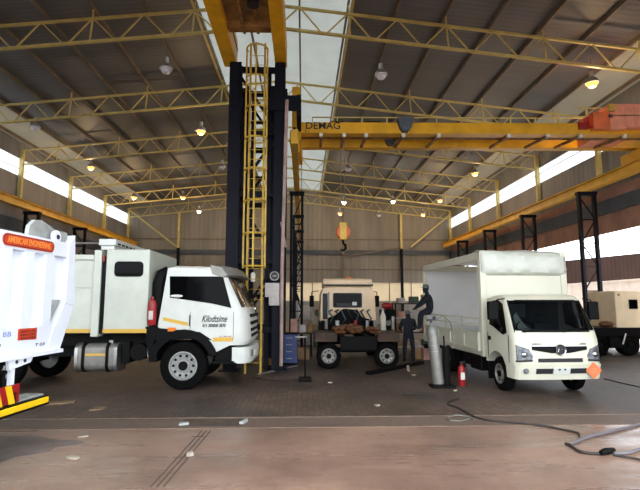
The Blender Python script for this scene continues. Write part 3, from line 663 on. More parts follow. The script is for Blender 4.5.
MB().prism([(.98, 1.3), (1.3, 1.3), (1.6, 1.97), (1.38, 2.05), (1.1, 1.62)], 'y', -.01, .16).build('corner_gusset', 'bluewhite', tip, bevel=.01)
for s in (-3.63, -3.17, -2.71, -2.25, -1.79, -1.33, -.87, -.41, .06, .5, .94):
    MB().prism([(s-.1, .1), (s-.09, -.0), (s+.1, -.0), (s+.12, .1)], 'z', 1.66, 2.72).build('rib', 'bluewhite', tip)
MB().prism([(.96, 1.68), (1.06, 1.68), (1.3, 2.05), (1.2, 2.05)], 'y', .03, .1).build('gusset_web', 'greyplate', tip)
ear = MB().prism([(.66, 2.9), (.69, 3.1), (.8, 3.2), (.93, 3.22), (1.36, 3.1), (1.5, 3.09), (1.5, 2.9)], 'y', .17, .23).build('hinge_bracket', 'greyplate', tip)
MB().lathe((1.12, .02, 2.99), [(.085, .0), (.1, .015), (.1, .05), (.085, .06)], 'y', 18).build('hinge_boss', 'bluewhite', tip, smooth=True); MB().lathe((1.12, .02, 2.99), [(.035, -.01), (.035, .03)], 'y', 12).build('pin_hole', 'ink', tip)
MB().prism([(1.2, 2.88), (1.42, 2.88), (1.42, 3.1), (1.2, 3.1)], 'y', .06, .16).build('hinge_block', 'greyplate', tip, bevel=.01)
sg_ = MB().prism(rrect(-.04, 1.0, 2.735, 2.895, .075, 6), 'y', -.012, .0).build('sign_plate', 'signred', tip)
MB().prism(rrect(-.03, .99, 2.745, 2.885, .07, 6), 'y', -.0135, -.012).build('sign_border', 'ink', sg_); MB().prism(rrect(-.022, .982, 2.753, 2.877, .065, 6), 'y', -.015, -.0135).build('sign_field', 'signred', sg_)
text('AMERICAN ENGINEERING', 'lettering', 'gold', tip, (.48, -.016, 2.815), (pi/2, 0, 0), .12, .88, bold=.002)
rp = MB().prism([(.37, 1.51), (.74, 1.5), (.74, 1.66), (.37, 1.66)], 'y', -.012, 0).build('red_plate', 'signred', tip, bevel=.004)
for z in (1.62, 1.575, 1.53): text('REFLECTIVE', 'lettering', 'ink', tip, (.555, -.013, z), (pi/2, 0, 0), .035, .28)
text('BB', 'lettering', 'blueink', tip, (.17, -.002, 1.6), (pi/2, 0, 0), .09, .14); text('GVM', 'lettering', 'ink', tip, (.02, -.002, 1.47), (pi/2, 0, 0), .05)
text('T 03', 'lettering', 'ink', tip, (.83, -.002, 1.42), (pi/2, 0, 0), .06, .2, .2)
MB().prism([(.2, 1.28), (.7, 1.28), (.64, 1.2), (.24, 1.14)], 'y', -.02, .02).build('hanger_bracket', 'bluewhite', tip)
for s in (.36, .52): MB().lathe((s, -.025, 1.235), [(.025, -.004), (.025, .01)], 'y', 10).build('bolt_hole', 'ink', tip)
MB().box(.3, .37, .0, .05, .85, 1.2).build('stay_bar', 'bluewhite', tip); each('chassis_rail', 'chassis', tip, (S0, .9, .7, .95, .85, 1.15), (S0, .9, 1.5, 1.75, .85, 1.15))
MB().box(S0, 1.0, .35, 2.05, 1.15, 1.27).build('subframe', 'chassis', tip)
for s in (-.45, -1.9):
    for y in (.27, TD-.27): wheel(tip, (s, y, .53), .53, .46, 'y', -1 if y < 1 else 1)
    MB().box(s-.07, s+.07, .3, TD-.3, .46, .6).build('axle', 'chassis', tip)
MB().box(S0+.1, .28, .04, .6, 1.1, 1.14).box(.2, .26, .04, .6, .62, 1.12).build('mudguard', 'black', tip)
cb = MB().box(-.75, .4, -.06, -.03, .72, .955).build('chevron_board', 'red', tip)
for k in range(5): s = -.75+.22*k; MB().prism([(s, .955), (s+.11, .955), (s+.2, .72), (s+.09, .72)], 'y', -.064, -.06).build('yellow_band', 'hiyellow', cb)
gd = MB().box(-.9, .93, -.13, -.05, .615, .7).build('side_guard', 'hiyellow', tip, bevel=.015); MB().box(-.9, .93, -.12, -.06, .7, .712).box(-.9, .94, -.13, -.05, .59, .615).build('guard_edge', 'black', gd)
MB().box(-.9, .9, -.06, .2, .72, .74).build('guard_shelf', 'greyplate', tip); each('guard_arm', 'chassis', tip, (-.5, -.4, -.06, .95, .66, .86), (.25, .35, -.06, .95, .64, .86))

# ============================================================ curtain-side truck on the right (faces the viewer)
TH = radians(3.0); hr = thing('delivery_truck', 'white curtain-side delivery truck facing the viewer with an orange diamond placard', 'truck', (5.49, 11.28, 0), TH)
def hprof():
    return [(-.86, .38), (-.93, .6), (-.94, .8), (-.93, 1.05), (-.9, 1.22), (-.84, 1.4), (-.46, 2.06), (-.36, 2.15), (-.1, 2.2), (.5, 2.14), (.56, 2.0), (.56, .62), (.5, .62)]+[(.5*cos(radians(a)), .4+.5*sin(radians(a))) for a in (26, 50, 70, 90, 110, 130, 154)]+[(-.48, .38)]
hp = hprof(); FRH = set(range(0, 9))
hs_ = [(-.99, .20, .03), (-.965, .12, .012), (-.9, .06, 0), (-.78, .025, 0), (-.5, .008, 0), (0, 0, 0)]
def hx_(x, z): return x*(1-.075*max(0, min(1, (z-1.3)/.85)))
def hsl(x, c, d): return [(hx_(x, z), y+(c if i in FRH else 0), z-(d if 5 < i < 11 else 0)) for i, (y, z) in enumerate(hp)]
xs = [(x, c, d) for x, c, d in hs_]+[(-x, c, d) for x, c, d in reversed(hs_[:-1])]
mb = MB(); mb.loft([hsl(*s) for s in xs])
n = len(hp); keep = []
hole = {(k, 5) for k in range(2, len(xs)-3)}      # windscreen opening between profile points 5 and 6
fs2 = []; idx = 0
for k in range(len(xs)-1):
    for i in range(n):
        if (k, i) not in hole: fs2.append(mb.f[idx])
        idx += 1
mb.f = fs2+mb.f[idx:]; mb.mi = [0]*len(mb.f)
cabh = mb.build('cab', 'cream', hr, smooth=True)
def hcut(x):
    x = abs(x); 
    for k in range(len(hs_)-1):
        a, b_ = -hs_[k][0], -hs_[k+1][0]
        if b_ <= x <= a: return hs_[k+1][1]+(hs_[k][1]-hs_[k+1][1])*(x-b_)/(a-b_)
    return .2
def hy(z):
    for i in range(0, 8):
        (y0, z0), (y1, z1) = hp[i], hp[i+1]
        if z0 <= z <= z1: return y0+(y1-y0)*(z-z0)/(z1-z0)
    return -.86
def hpatch(pts, name, m, par=None, th=.014, nx=10, bev=0):
    """plate on the cab front: pts are (x, z) outline with pairs bottom/top along x"""
    L = []
    xs_ = [p[0] for p in pts]
    for k in range(len(pts)-1):
        for j in range(nx if k < len(pts)-2 or True else 1):
            t = j/nx; a, b_ = pts[k], pts[k+1]; L.append(tuple(a[q]+(b_[q]-a[q])*t for q in range(3)))
    L.append(pts[-1]); loops = []
    for x, z0, z1 in L:
        c = hcut(x); X = lambda z: hx_(x, z)
        loops.append([(X(z0), hy(z0)+c-th, z0), (X(z1), hy(z1)+c-th, z1), (X(z1), hy(z1)+c+.02, z1), (X(z0), hy(z0)+c+.02, z0)])
    return MB().loft(loops).build(name, m, par or hr, smooth=True)
wsh = hpatch([(-.9, 1.41, 2.04), (.9, 1.41, 2.04)], 'windscreen', 'wind', th=.006)
hpatch([(-.92, 2.03, 2.075), (.92, 2.03, 2.075)], 'windscreen_trim', 'black', th=.012); hpatch([(-.93, 1.37, 1.42), (.93, 1.37, 1.42)], 'windscreen_trim', 'black', th=.012)
for s in (-1, 1): hpatch([(s*.93, 1.41, 2.06), (s*.9, 1.41, 2.06)], 'windscreen_trim', 'black', th=.012, nx=2)
for x0 in (-.75, .15): MB().tube([(x0, hy(1.39)-.03, 1.37), (x0+.12, hy(1.42)-.03, 1.42), (x0+.62, hy(1.47)-.025, 1.47)], .012, 6).build('wiper', 'black', wsh)
# interior
it = MB().box(-.85, .85, .45, .5, .9, 2.05).box(-.87, .87, -.6, .5, .9, .95).box(-.88, -.86, -.55, .5, .9, 1.35).box(.86, .88, -.55, .5, .9, 1.35).box(-.83, .83, -.33, .5, 2.05, 2.07).build('interior', 'interior', hr)
MB().prism([(-.72, 1.0), (-.75, 1.36), (-.5, 1.4), (-.42, 1.0)], 'x', -.85, .85).build('dashboard', 'interior', hr)
MB().box(-.75, .0, .44, .45, 1.66, 1.98).build('rear_window', 'clear', hr)
for x in (-.45, .35):
    st = MB().box(x-.24, x+.24, -.05, .42, 1.0, 1.15).box(x-.23, x+.23, .28, .42, 1.1, 1.55).box(x-.12, x+.12, .3, .4, 1.57, 1.72).build('seat', 'interior', hr, bevel=.04)
sw = MB().tube([(-.45+.2*cos(a), -.36+.1*sin(a), 1.42+.17*sin(a)) for a in [2*pi*k/20 for k in range(21)]], .016, 6).beam((-.45, -.36, 1.42), (-.45, -.5, 1.3), .05).build('steering_wheel', 'black', hr)
MB().prism([(-.62, 1.36), (-.3, 1.36), (-.34, 1.44), (-.5, 1.62), (-.6, 1.8), (-.68, 1.7)], 'y', -.28, -.2).build('protective_cover', 'paper', hr, bevel=.02)
MB().box(-.7, -.35, -.7, -.55, 1.39, 1.43).build('folded_paper', 'paper', hr)
# front face details
hpatch([(-.62, 1.0, 1.09), (-.2, .93, 1.09), (.2, .93, 1.09), (.62, 1.0, 1.09)], 'grille_bar', 'black', nx=4)
hpatch([(-.62, 1.075, 1.09), (.62, 1.075, 1.09)], 'grille_trim', 'chrome', th=.018)
hpatch([(-.5, .74, .82), (.5, .74, .82)], 'lower_grille', 'ink', nx=4)
bmpr = hpatch([(-.985, .38, .68), (-.9, .37, .7), (.9, .37, .7), (.985, .38, .68)], 'bumper', 'cream', th=.045, nx=6)
for a, b_ in ((-.56, -.2), (.2, .56)): hpatch([(a, .5, .61), (b_, .5, .61)], 'bumper_slot', 'ink', th=.05, nx=3)
pl = hpatch([(-.19, .48, .62), (.19, .48, .62)], 'plate_panel', 'white', th=.055, nx=3)
for x in (-.06, .06): MB().box(x-.018, x+.018, -1.0, -.98, .575, .605).build('plate_bolt', 'ink', pl)
for s in (-1, 1):
    h = hpatch([(s*.62, .84, .88), (s*.7, .76, 1.02), (s*.94, .76, 1.1)], 'headlamp', 'lampglass', th=.02, nx=6)
    MB().ell((s*.8, hy(.9)+hcut(.8)-.02, .9), (.07, .03, .06), 12, 8).build('lamp_bowl', 'chrome', h, smooth=True); hpatch([(s*.63, .76, .8), (s*.95, .74, .78)], 'lamp_edge', 'ink', h, th=.024)
    MB().lathe((s*.78, hy(.6)+hcut(.78)-.05, .56), [(.05, -.01), (.055, .0), (.055, .03)], 'y', 14).build('fog_lamp', 'lampglass', hr)
em = MB().lathe((0, -.965, 1.0), [(.095, -.02), (.11, -.028), (.12, -.01), (.12, .03), (.095, .03), (.095, -.02)], 'y', 28, cap=False).build('emblem', 'chrome', hr, smooth=True)
MB().lathe((0, -.965, 1.0), [(.1, -.012), (.1, .03)], 'y', 24).build('emblem_disc', 'ink', em); MB().tube([(-.07, -.985, .96), (-.05, -.985, 1.03), (0, -.985, 1.0), (.05, -.985, 1.03), (.07, -.985, .96)], .012, 6).build('emblem_mark', 'chrome', em)
text('HINO', 'lettering', 'ink', hr, (-.52, -.945, 1.125), (pi/2-.1, 0, 0), .055, .2); text('300', 'lettering', 'ink', hr, (.52, -.945, 1.125), (pi/2-.1, 0, 0), .055, .14)
pc = MB().prism([(.66, .74), (.84, .56), (.66, .38), (.48, .56)], 'y', -1.01, -1.0).build('hazard_placard', 'placard', hr)
pc.location = (.06, .04, .0)
for z in (.52, .56, .6): MB().box(.6, .72, -1.013, -1.01, z-.006, z+.006).build('placard_line', 'salmon', pc)
# doors, mirrors
for s in (-1, 1):
    q = [(-.5, 1.34), (-.3, 1.98), (-.1, 2.06), (.18, 2.06), (.32, 1.96), (.32, 1.5), (.1, 1.45), (-.38, 1.3)]
    loops = [[(hx_(s*(.995-o), z)+s*(.012 if o == 0 else 0), y, z) for y, z in q] for o in (0, .05)]
    gl = MB().loft(loops).build('door_window', 'glass', hr)
    for y in (-.62, .42): MB().box(min(s*.985, s*.998), max(s*.985, s*.998), y-.006, y+.006, .7, 1.3).build('door_seam', 'ink', hr)
    MB().box(min(s*.98, s*1.015), max(s*.98, s*1.015), .28, .4, 1.13, 1.22).build('door_handle', 'black', hr, bevel=.01)
    m_ = MB().box(s*1.2-.12, s*1.2+.12, -.42, -.3, 1.62, 2.04).build('mirror', 'black', hr, bevel=.03)
    MB().tube([(s*.93, -.4, 2.1), (s*1.1, -.42, 2.08), (s*1.2, -.36, 2.0)], .015, 6).build('mirror_arm', 'black', m_); MB().tube([(s*1.14, -.36, 1.68), (s*1.06, -.4, 1.5), (s*.97, -.42, 1.42)], .015, 6).build('mirror_arm', 'black', m_)
    MB().ell((s*1.04, -.42, 1.4), (.05, .04, .07), 12, 8).build('convex_mirror', 'black', hr, smooth=True)
    wheel(hr, (s*.83, 0, .385), .385, .22, 'x', s, 'alu', 6)
    t_ = wheel(hr, (s*.8, 3.2, .385), .385, .44, 'x', s, 'alu', 6)
    MB().box(s*.83-.13, s*.83+.13, .5, .56, .2, .75).build('mud_flap', 'black', hr)
each('axle', 'chassis', hr, (-.8, .8, -.05, .05, .34, .44), (-.7, .7, 3.15, 3.25, .34, .44))
each('chassis_rail', 'chassis', hr, (-.45, -.3, -.6, 5.5, .5, .68), (.3, .45, -.6, 5.5, .5, .68)); MB().box(-.6, .6, -.7, .3, .38, .6).build('engine_sump', 'chassis', hr)
MB().box(-.95, -.5, 1.0, 1.7, .3, .66).build('fuel_tank', 'black', hr, bevel=.04); MB().box(-.9, -.5, 1.85, 2.3, .35, .66).build('battery_box', 'chassis', hr, bevel=.02); MB().box(.5, .95, 1.0, 1.9, .3, .66).build('toolbox', 'black', hr, bevel=.03)
# body
BX0, BX1, B0, B1, BT = -.98, 1.32, .78, 5.6, 3.3
MB().box(BX0, BX1, B0, B1, .7, .82).build('deck', 'cream', hr, bevel=.01)
MB().box(BX0+.02, BX1-.02, B0, B0+.05, .82, BT-.05).build('headboard', 'cream', hr)
for x in (BX0, BX1-.16):
    MB().box(x, x+.16, B0-.03, B0+.14, .68, BT).build('front_post', 'cream', hr, bevel=.015)
    MB().box(x, x+.1, B1-.12, B1, .7, BT).build('rear_post', 'cream', hr, bevel=.01)
for x in (BX0, BX1-.08): MB().box(x, x+.08, B0, B1, BT-.2, BT).build('cant_rail', 'cream', hr, bevel=.01)
MB().box(BX0, BX1, B1-.08, B1, BT-.2, BT).build('rear_header', 'cream', hr)
MB().add([(BX0+.02, B0, BT), (BX1-.02, B0, BT), (BX1-.02, B1, BT), ((BX0+BX1)/2, B1, BT+.05), (BX0+.02, B1, BT), ((BX0+BX1)/2, B0, BT+.05)], [(0, 5, 3, 4), (5, 1, 2, 3)]).build('roof_skin', 'farcurtain', hr)
MB().add([(BX1-.04, B0+.1, .82), (BX1-.04, B1-.1, .82), (BX1-.04, B1-.1, BT-.1), (BX1-.04, B0+.1, BT-.1)], [(0, 1, 2, 3)]).build('far_curtain', 'farcurtain', hr)
MB().box(BX0+.1, BX1-.1, B1-.06, B1-.03, .82, BT-.2).build('rear_door', 'curtain', hr)
for y in (2.9,): MB().box(BX1-.12, BX1-.07, y-.03, y+.03, .82, BT-.2).build('curtain_pole', 'alu', hr)
MB().box(.1, .5, 2.2, 2.6, BT-.14, BT-.02).build('roof_lamp', 'interior', hr)
ds = MB().box(BX0-.03, BX0+.02, B0+.14, B1-.12, .8, 1.27).build('dropside_board', 'cream', hr, bevel=.008)
for z in (.84, 1.23): MB().box(BX0-.05, BX0-.03, B0+.14, B1-.12, z-.035, z+.035).build('board_rib', 'cream', ds)
for y in (B0+.2, 1.9, 2.95, 4.0, B1-.2): MB().box(BX0-.05, BX0-.03, y-.04, y+.04, .8, 1.27).build('board_rib', 'cream', ds)
for z in (1.45, 1.62): MB().box(BX0, BX0+.03, B0+.14, B1-.12, z-.022, z+.022).build('slat_rail', 'cream', hr)
for y in (2.2, 3.5): MB().box(BX0+.03, BX0+.06, y-.03, y+.03, .82, 1.66).build('slat_post', 'cream', hr)
MB().box(BX0, BX1, B1, B1+.04, .8, 1.25).build('tailboard', 'cream', hr); MB().box(-1.0, 1.0, B1-.1, B1, .45, .6).build('rear_bumper', 'chassis', hr)
# tarpaulin hood over the front of the body
loops = []
NX = 24
for j, (yy, zz, k) in enumerate(((.5+B0, BT+.02, 0), (B0+.1, BT+.05, .3), (B0-.06, BT+.03, .6), (B0-.14, BT-.06, 1), (B0-.17, BT-.25, 1.2), (B0-.17, BT-.42, 1.2), (B0-.13, BT-.53, 1), (B0-.04, BT-.58, .3), (B0-.01, BT-.6, 0))):
    row = []
    for i in range(NX+1):
        u = i/NX; x = BX0+.02+(BX1-BX0-.04)*u; e = min(u, 1-u)*8; e = min(1, e)
        wr = .022*sin(u*31+j*1.7)*sin(j*.9+u*7)+.012*sin(u*67-j*2.3)
        row.append((x, yy+(1-e)*.1*k+wr*k, zz-(.10*u if j > 1 else .05*u)*(1 if j < 5 else .0)+wr*.5*k))
    loops.append(row)
tp_ = MB().loft(loops, cap=False, close=False).build('tarpaulin_hood', 'tarp', hr, smooth=True)
md = tp_.modifiers.new('thick', 'SOLIDIFY'); md.thickness = .012

# ============================================================ stripped tractor unit in the middle
ct = at(348, 300, 18.0); sc_ = thing('stripped_truck_chassis', 'peach-cream truck cab on a bare oily chassis, seen from behind', 'truck', (ct.x, 15.2, 0))
SX = ct.x
def Q(px, py, Y): p = at(px, py, Y); return (p.x-SX, p.z)
cy = 18.0-15.2
l, r_ = Q(320, 300, 18)[0], Q(376, 300, 18)[0]; zt_, zb_ = Q(348, 287, 18)[1], Q(348, 322, 18)[1]
back = [(l, zb_), (l+.04, zt_-.25), (l+.12, zt_-.05), (l+.25, zt_), (r_-.25, zt_), (r_-.12, zt_-.05), (r_-.04, zt_-.25), (r_, zb_)]
w0, w1, wz0, wz1 = Q(334, 300, 18)[0], Q(361, 300, 18)[0], Q(348, 306.5, 18)[1], Q(348, 294, 18)[1]
cm = MB().loft([[(x, cy+.02, z) for x, z in back], [(x, cy+1.9, z) for x, z in back]]).build('cab', 'peach', sc_, bevel=.03, smooth=True)
MB().prism(rrect(w0-.04, w1+.04, wz0-.04, wz1+.04, .06), 'y', cy-.012, cy+.03).build('window_gasket', 'interior', cm); MB().prism(rrect(w0, w1, wz0, wz1, .05), 'y', cy-.02, cy+.01).build('rear_window', 'glass', cm)
MB().box(w0+.1, w1-.35, cy-.024, cy-.02, wz0+.02, wz0+.12).build('black_strip', 'ink', cm); MB().box(w1-.33, w1-.16, cy-.026, cy-.02, wz0+.04, wz0+.17).build('window_sticker', 'paper', cm)
MB().box(l+.1, l+.28, cy-.03, cy, zb_+.1, wz1+.02).build('side_recess', 'ink', cm); MB().box(l+.3, l+.35, cy-.05, cy, wz0-.3, wz1+.06).build('grab_handle', 'alu', cm)
MB().prism([(cy+.1, zt_), (cy+.06, zt_+.26), (cy+.2, zt_+.32), (cy+1.4, zt_+.25), (cy+1.8, zt_)], 'x', l+.12, r_-.12).build('roof_deflector', 'peach', sc_, bevel=.05)
MB().box(l+.1, r_-.1, cy+.0, cy+.06, zt_+.03, zt_+.1).build('roof_gap', 'ink', sc_); MB().ell((.1, cy+.7, zt_+.34), (.1, .1, .09), 12, 8).build('beacon', 'amber', sc_, smooth=True)
for s, x in ((-1, l), (1, r_)):
    MB().tube([(x, cy+1.6, zt_-.1), (x+s*.28, cy+1.6, zt_-.15), (x+s*.28, cy+1.6, zt_-.5)], .02, 6).build('mirror_arm', 'black', sc_); MB().box(x+s*.28-.09, x+s*.28+.09, cy+1.55, cy+1.62, zt_-.75, zt_-.3).build('mirror', 'black', sc_, bevel=.02)
MB().box(l+.03, r_-.03, cy-.12, cy+1.8, zb_-.45, zb_+.06).build('cab_floor', 'chassis', sc_)
each('chassis_rail', 'chassis', sc_, (-.5, -.32, -.5, cy+2.2, .72, .95), (.32, .5, -.5, cy+2.2, .72, .95))
MB().box(-.55, .55, -.55, -.45, .6, 1.0).build('rear_cross_member', 'chassis', sc_)
en = MB()
for k in range(16): a, b_, c_ = random.uniform(-.6, .6), random.uniform(-.3, 1.2), random.uniform(1.0, 1.25); en.ell((a, b_, c_), (random.uniform(.1, .22), .2, random.uniform(.05, .12)), 9, 6)
en.build('fifth_wheel_plate', 'engine', sc_)
eb = MB().prism([(-.65, 1.0), (.65, 1.0), (.8, 1.4), (.45, 1.5), (.3, 1.75), (-.2, 1.8), (-.5, 1.55), (-.8, 1.45)], 'y', cy-.5, cy-.15).build('gearbox', 'chassis', sc_, bevel=.05)
for k in range(7):
    x = -.7+.23*k; MB().tube([(x, cy-.5, 1.3), (x+.08, cy-.75, 1.5+.1*sin(k*2)), (x-.05, cy-.6, 1.7), (x+.1, cy-.1, 1.75)], .03, 6).build('air_hose', 'ink' if k % 2 else 'greyband', sc_)
for k, (x, m) in enumerate(((-.85, 'alu'), (.9, 'alu'), (-.45, 'white'), (.62, 'steel'), (.2, 'red'))): MB().cyl((x, cy-.65, 1.08), (x, cy-.65, 1.38), .07, n=12).build('filter_canister', m, sc_)
for s in (-1, 1):
    wheel(sc_, (s*.95, .62, .5), .5, .5, 'x', s, 'chassis', 8); wheel(sc_, (s*.95, cy+1.0, .5), .5, .3, 'x', s, 'chassis', 8)
    MB().box(s*.97-.34, s*.97+.34, -.2, 1.3, 1.03, 1.08).box(s*.97-.34, s*.97+.34, -.22, -.19, .82, 1.07).build('mudguard', 'darkrust', sc_)
each('axle', 'chassis', sc_, (-.9, .9, .55, .7, .42, .58), (-.9, .9, cy+.93, cy+1.07, .42, .58))
for px, lab in ((328.5, 'left'), (386, 'right')):
    c = atz(px, 368); t = thing('truck_wheel', f'loose truck wheel with silver rim standing face-on at the {lab} rear of the stripped chassis', 'wheel', (c.x, c.y-.1, 0), 0, 'loose wheels')
    wheel(t, (0, 0, .385), .385, .26, 'y', -1, 'alu', 8, 'tyre')

# ============================================================ people
def figure(name, label, J, R, E, loc, heads, mats, group=None):
    me = bpy.data.meshes.new(name); names = list(J); me.from_pydata([J[n] for n in names], [(names.index(a), names.index(b)) for a, b in E], [])
    o = bpy.data.objects.new(name, me); COL.objects.link(o); m = o.modifiers.new('skin', 'SKIN'); m.use_smooth_shade = True
    for i, nme in enumerate(names):
        sv = me.skin_vertices[0].data[i]; r = R[nme]; sv.radius = r if isinstance(r, tuple) else (r, r); sv.use_root = (nme == 'pelvis')
    o.modifiers.new('sub', 'SUBSURF').levels = 2
    dg = bpy.context.evaluated_depsgraph_get(); m2 = bpy.data.meshes.new_from_object(o.evaluated_get(dg)); bpy.data.objects.remove(o)
    bm = bmesh.new(); bm.from_mesh(m2)
    h = MB(); hc = Vector(J['head']); fd = Vector(heads).normalized(); sd = Vector((-fd.y, fd.x, 0)).normalized()
    # head with brow, nose, chin and ears
    def blob(c, r, nn=14): 
        q = MB().ell((0, 0, 0), r, nn, 10); h.add([tuple(c+fd*p[0]+sd*p[1]+Vector((0, 0, p[2]))) for p in q.v], q.f)
    blob(hc+Vector((0, 0, .03)), (.098, .078, .115)); blob(hc+fd*.035+Vector((0, 0, -.055)), (.062, .056, .065))
    blob(hc+fd*.1+Vector((0, 0, -.005)), (.018, .014, .026), 8); blob(hc+fd*.088+Vector((0, 0, -.06)), (.014, .026, .009), 8)
    for s in (-1, 1): blob(hc+sd*s*.078, (.018, .012, .03), 8); blob(hc+fd*.084+sd*s*.03+Vector((0, 0, .022)), (.01, .013, .008), 8)
    # hands: palm, four fingers and a thumb
    for wname, ename in (('handL', 'elbL'), ('handR', 'elbR')):
        w = Vector(J[wname]); d = (w-Vector(J[ename])).normalized(); a = d.cross(Vector((0, 0, 1)))
        if a.length < .2: a = Vector((0, 1, 0))
        a.normalize(); nrm = d.cross(a).normalized(); pc_ = w+d*.04
        h.loft([[w+d*t_+a*(k1*wd)+nrm*(k2*.014) for k1, k2 in ((-1, -1), (1, -1), (1, 1), (-1, 1))] for t_, wd in ((-.01, .024), (.03, .04), (.085, .042))])
        for k, ln in ((-1.5, .062), (-.5, .078), (.5, .074), (1.5, .056)):
            b0 = w+d*.08+a*k*.02; h.tube([b0, b0+d*ln*.5-nrm*.006, b0+d*ln*.8-nrm*.03, b0+d*ln*.85-nrm*.05], [.0095, .009, .008, .006], 6)
        b0 = w+d*.025-a*.036; h.tube([b0, b0-a*.025+d*.025-nrm*.01, b0-a*.028+d*.055-nrm*.025], [.012, .01, .008], 6)
    hm = bpy.data.meshes.new('h'); hm.from_pydata(h.v, [], h.f); nb = len(bm.faces); bm.from_mesh(hm)
    bm.faces.ensure_lookup_table(); hz = J['neck']
    hl, hr2 = Vector(J['handL']), Vector(J['handR'])
    for i, f in enumerate(bm.faces):
        c = f.calc_center_median(); f.smooth = True
        if i >= nb: f.material_index = 1
        elif (c-Vector(J['head'])).length < .16 or (c-hl).length < .05 or (c-hr2).length < .05: f.material_index = 1
        elif any((c-Vector(J[k])).length < .16 for k in ('toeL', 'toeR')): f.material_index = 2
        else: f.material_index = 0
    bmesh.ops.recalc_face_normals(bm, faces=bm.faces); bm.to_mesh(m2); bm.free()
    m2.materials.clear()
    for q in mats: m2.materials.append(M[q])
    root = thing(name, label, 'person', loc, 0, group)
    b = bpy.data.objects.new('body', m2); COL.objects.link(b); b.parent = root
    c = MB(); q = MB().lathe((0, 0, 0), [(.105, .0), (.108, .03), (.1, .08), (.07, .115), (.02, .13)], 'z', 18)
    c.add([tuple(hc+fd*p[0]+sd*p[1]*.86+Vector((0, 0, p[2]+.045))) for p in q.v], q.f)
    q = MB().prism([(.07, -.07), (.17, -.05), (.17, .05), (.07, .07)], 'z', 0, .012); c.add([tuple(hc+fd*p[0]+sd*p[1]+Vector((0, 0, p[2]+.05))) for p in q.v], q.f)
    c.build('cap', 'cap', root, smooth=True)
    return root
RR = dict(pelvis=(.17, .13), spine=(.16, .12), chest=(.19, .13), neck=.062, head=.07, shL=.085, shR=.085, elbL=.058, elbR=.058, handL=.036, handR=.036, hipL=.105, hipR=.105, kneeL=.078, kneeR=.078, ankL=.055, ankR=.055, toeL=.045, toeR=.045)
EE = [('pelvis', 'spine'), ('spine', 'chest'), ('chest', 'neck'), ('neck', 'head'), ('chest', 'shL'), ('chest', 'shR'), ('shL', 'elbL'), ('elbL', 'handL'), ('shR', 'elbR'), ('elbR', 'handR'),
      ('pelvis', 'hipL'), ('pelvis', 'hipR'), ('hipL', 'kneeL'), ('hipR', 'kneeR'), ('kneeL', 'ankL'), ('kneeR', 'ankR'), ('ankL', 'toeL'), ('ankR', 'toeR')]
# seated on the side rail of the truck body, facing left
ps = at(431, 313, 15.6)
J1 = dict(pelvis=(0, 0, .12), spine=(-.02, 0, .3), chest=(-.08, 0, .5), neck=(-.12, 0, .66), head=(-.15, 0, .78), shL=(-.1, -.18, .55), shR=(-.1, .18, .55), elbL=(-.28, -.24, .36), elbR=(-.3, .2, .36), handL=(-.46, -.14, .2), handR=(-.48, .1, .2),
          hipL=(-.06, -.1, .08), hipR=(-.06, .1, .08), kneeL=(-.34, -.14, -.0), kneeR=(-.34, .12, -.0), ankL=(-.38, -.15, -.42), ankR=(-.36, .12, -.42), toeL=(-.53, -.16, -.46), toeR=(-.51, .13, -.46))
figure('person', 'person in dark overalls and grey cap sitting on the truck side rail, facing left', J1, RR, EE, (ps.x, ps.y, 1.66), (-1, -.15, 0), ('overall', 'skin', 'boot'))
# standing behind the stripped truck
g2 = atz(409, 362.5)
J2 = dict(pelvis=(0, 0, .95), spine=(0, .02, 1.12), chest=(.02, .05, 1.32), neck=(.02, .08, 1.47), head=(.02, .12, 1.58), shL=(-.19, .04, 1.38), shR=(.21, .04, 1.38), elbL=(-.26, .14, 1.14), elbR=(.28, .14, 1.14), handL=(-.18, .36, 1.06), handR=(.2, .36, 1.06),
          hipL=(-.1, 0, .9), hipR=(.1, 0, .9), kneeL=(-.13, .03, .5), kneeR=(.14, -.01, .5), ankL=(-.14, .0, .1), ankR=(.16, -.04, .1), toeL=(-.15, .14, .04), toeR=(.17, .1, .04))
figure('person', 'person in dark overalls standing with back to the viewer beside the stripped truck', J2, RR, EE, (g2.x, g2.y, 0), (0, 1, -.05), ('overall', 'skin', 'boot'))
# ============================================================ loose things
def put(o, label, cat, group=None): return tag(o, label, cat, group)
# gas cylinder on its trolley
c = atz(439, 387); t = thing('gas_cylinder', 'tall dull silver gas cylinder leaning slightly on a black base plate', 'gas cylinder', (c.x, c.y, 0))
body = MB().lathe((0, 0, .06), [(.11, 0), (.135, .03), (.135, 1.22), (.12, 1.32), (.07, 1.4), (.045, 1.43), (.045, 1.47)], 'z', 24).build('tank', 'alu', t, smooth=True); body.rotation_euler = (0, radians(-5.5), 0)
for z in (.85, 1.0): b = MB().lathe((0, 0, z), [(.137, -.008), (.14, 0), (.137, .008)], 'z', 24).build('weld_band', 'steel', body, smooth=True)
MB().cyl((0, 0, 1.5), (0, 0, 1.6), .03).beam((-.1, 0, 1.6), (.12, 0, 1.6), .045).build('valve', 'cable', body); MB().lathe((.08, -.03, 1.64), [(.045, -.015), (.045, .015)], 'y', 14).build('gauge', 'ink', body)
MB().box(-.2, .36, -.2, .2, 0, .055).build('base_plate', 'black', t, bevel=.01)
MB().cyl((.2, .02, .05), (.2, .02, .95), .09, n=14).build('black_cylinder', 'chassis', t, smooth=True) ; MB().beam((.2, .1, .05), (.18, .1, 1.2), .03).build('trolley_frame', 'chassis', t)
MB().tube([(-.02, -.05, 1.62), (.12, -.1, 1.7), (.3, -.05, 1.55), (.4, 0, 1.25), (.36, .02, .9)], .012, 6).build('gas_hose', 'alu', t)
c = atz(462, 385.5); t = thing('fire_extinguisher', 'red fire extinguisher standing on the floor by the silver gas cylinder', 'extinguisher', (c.x, c.y, 0))
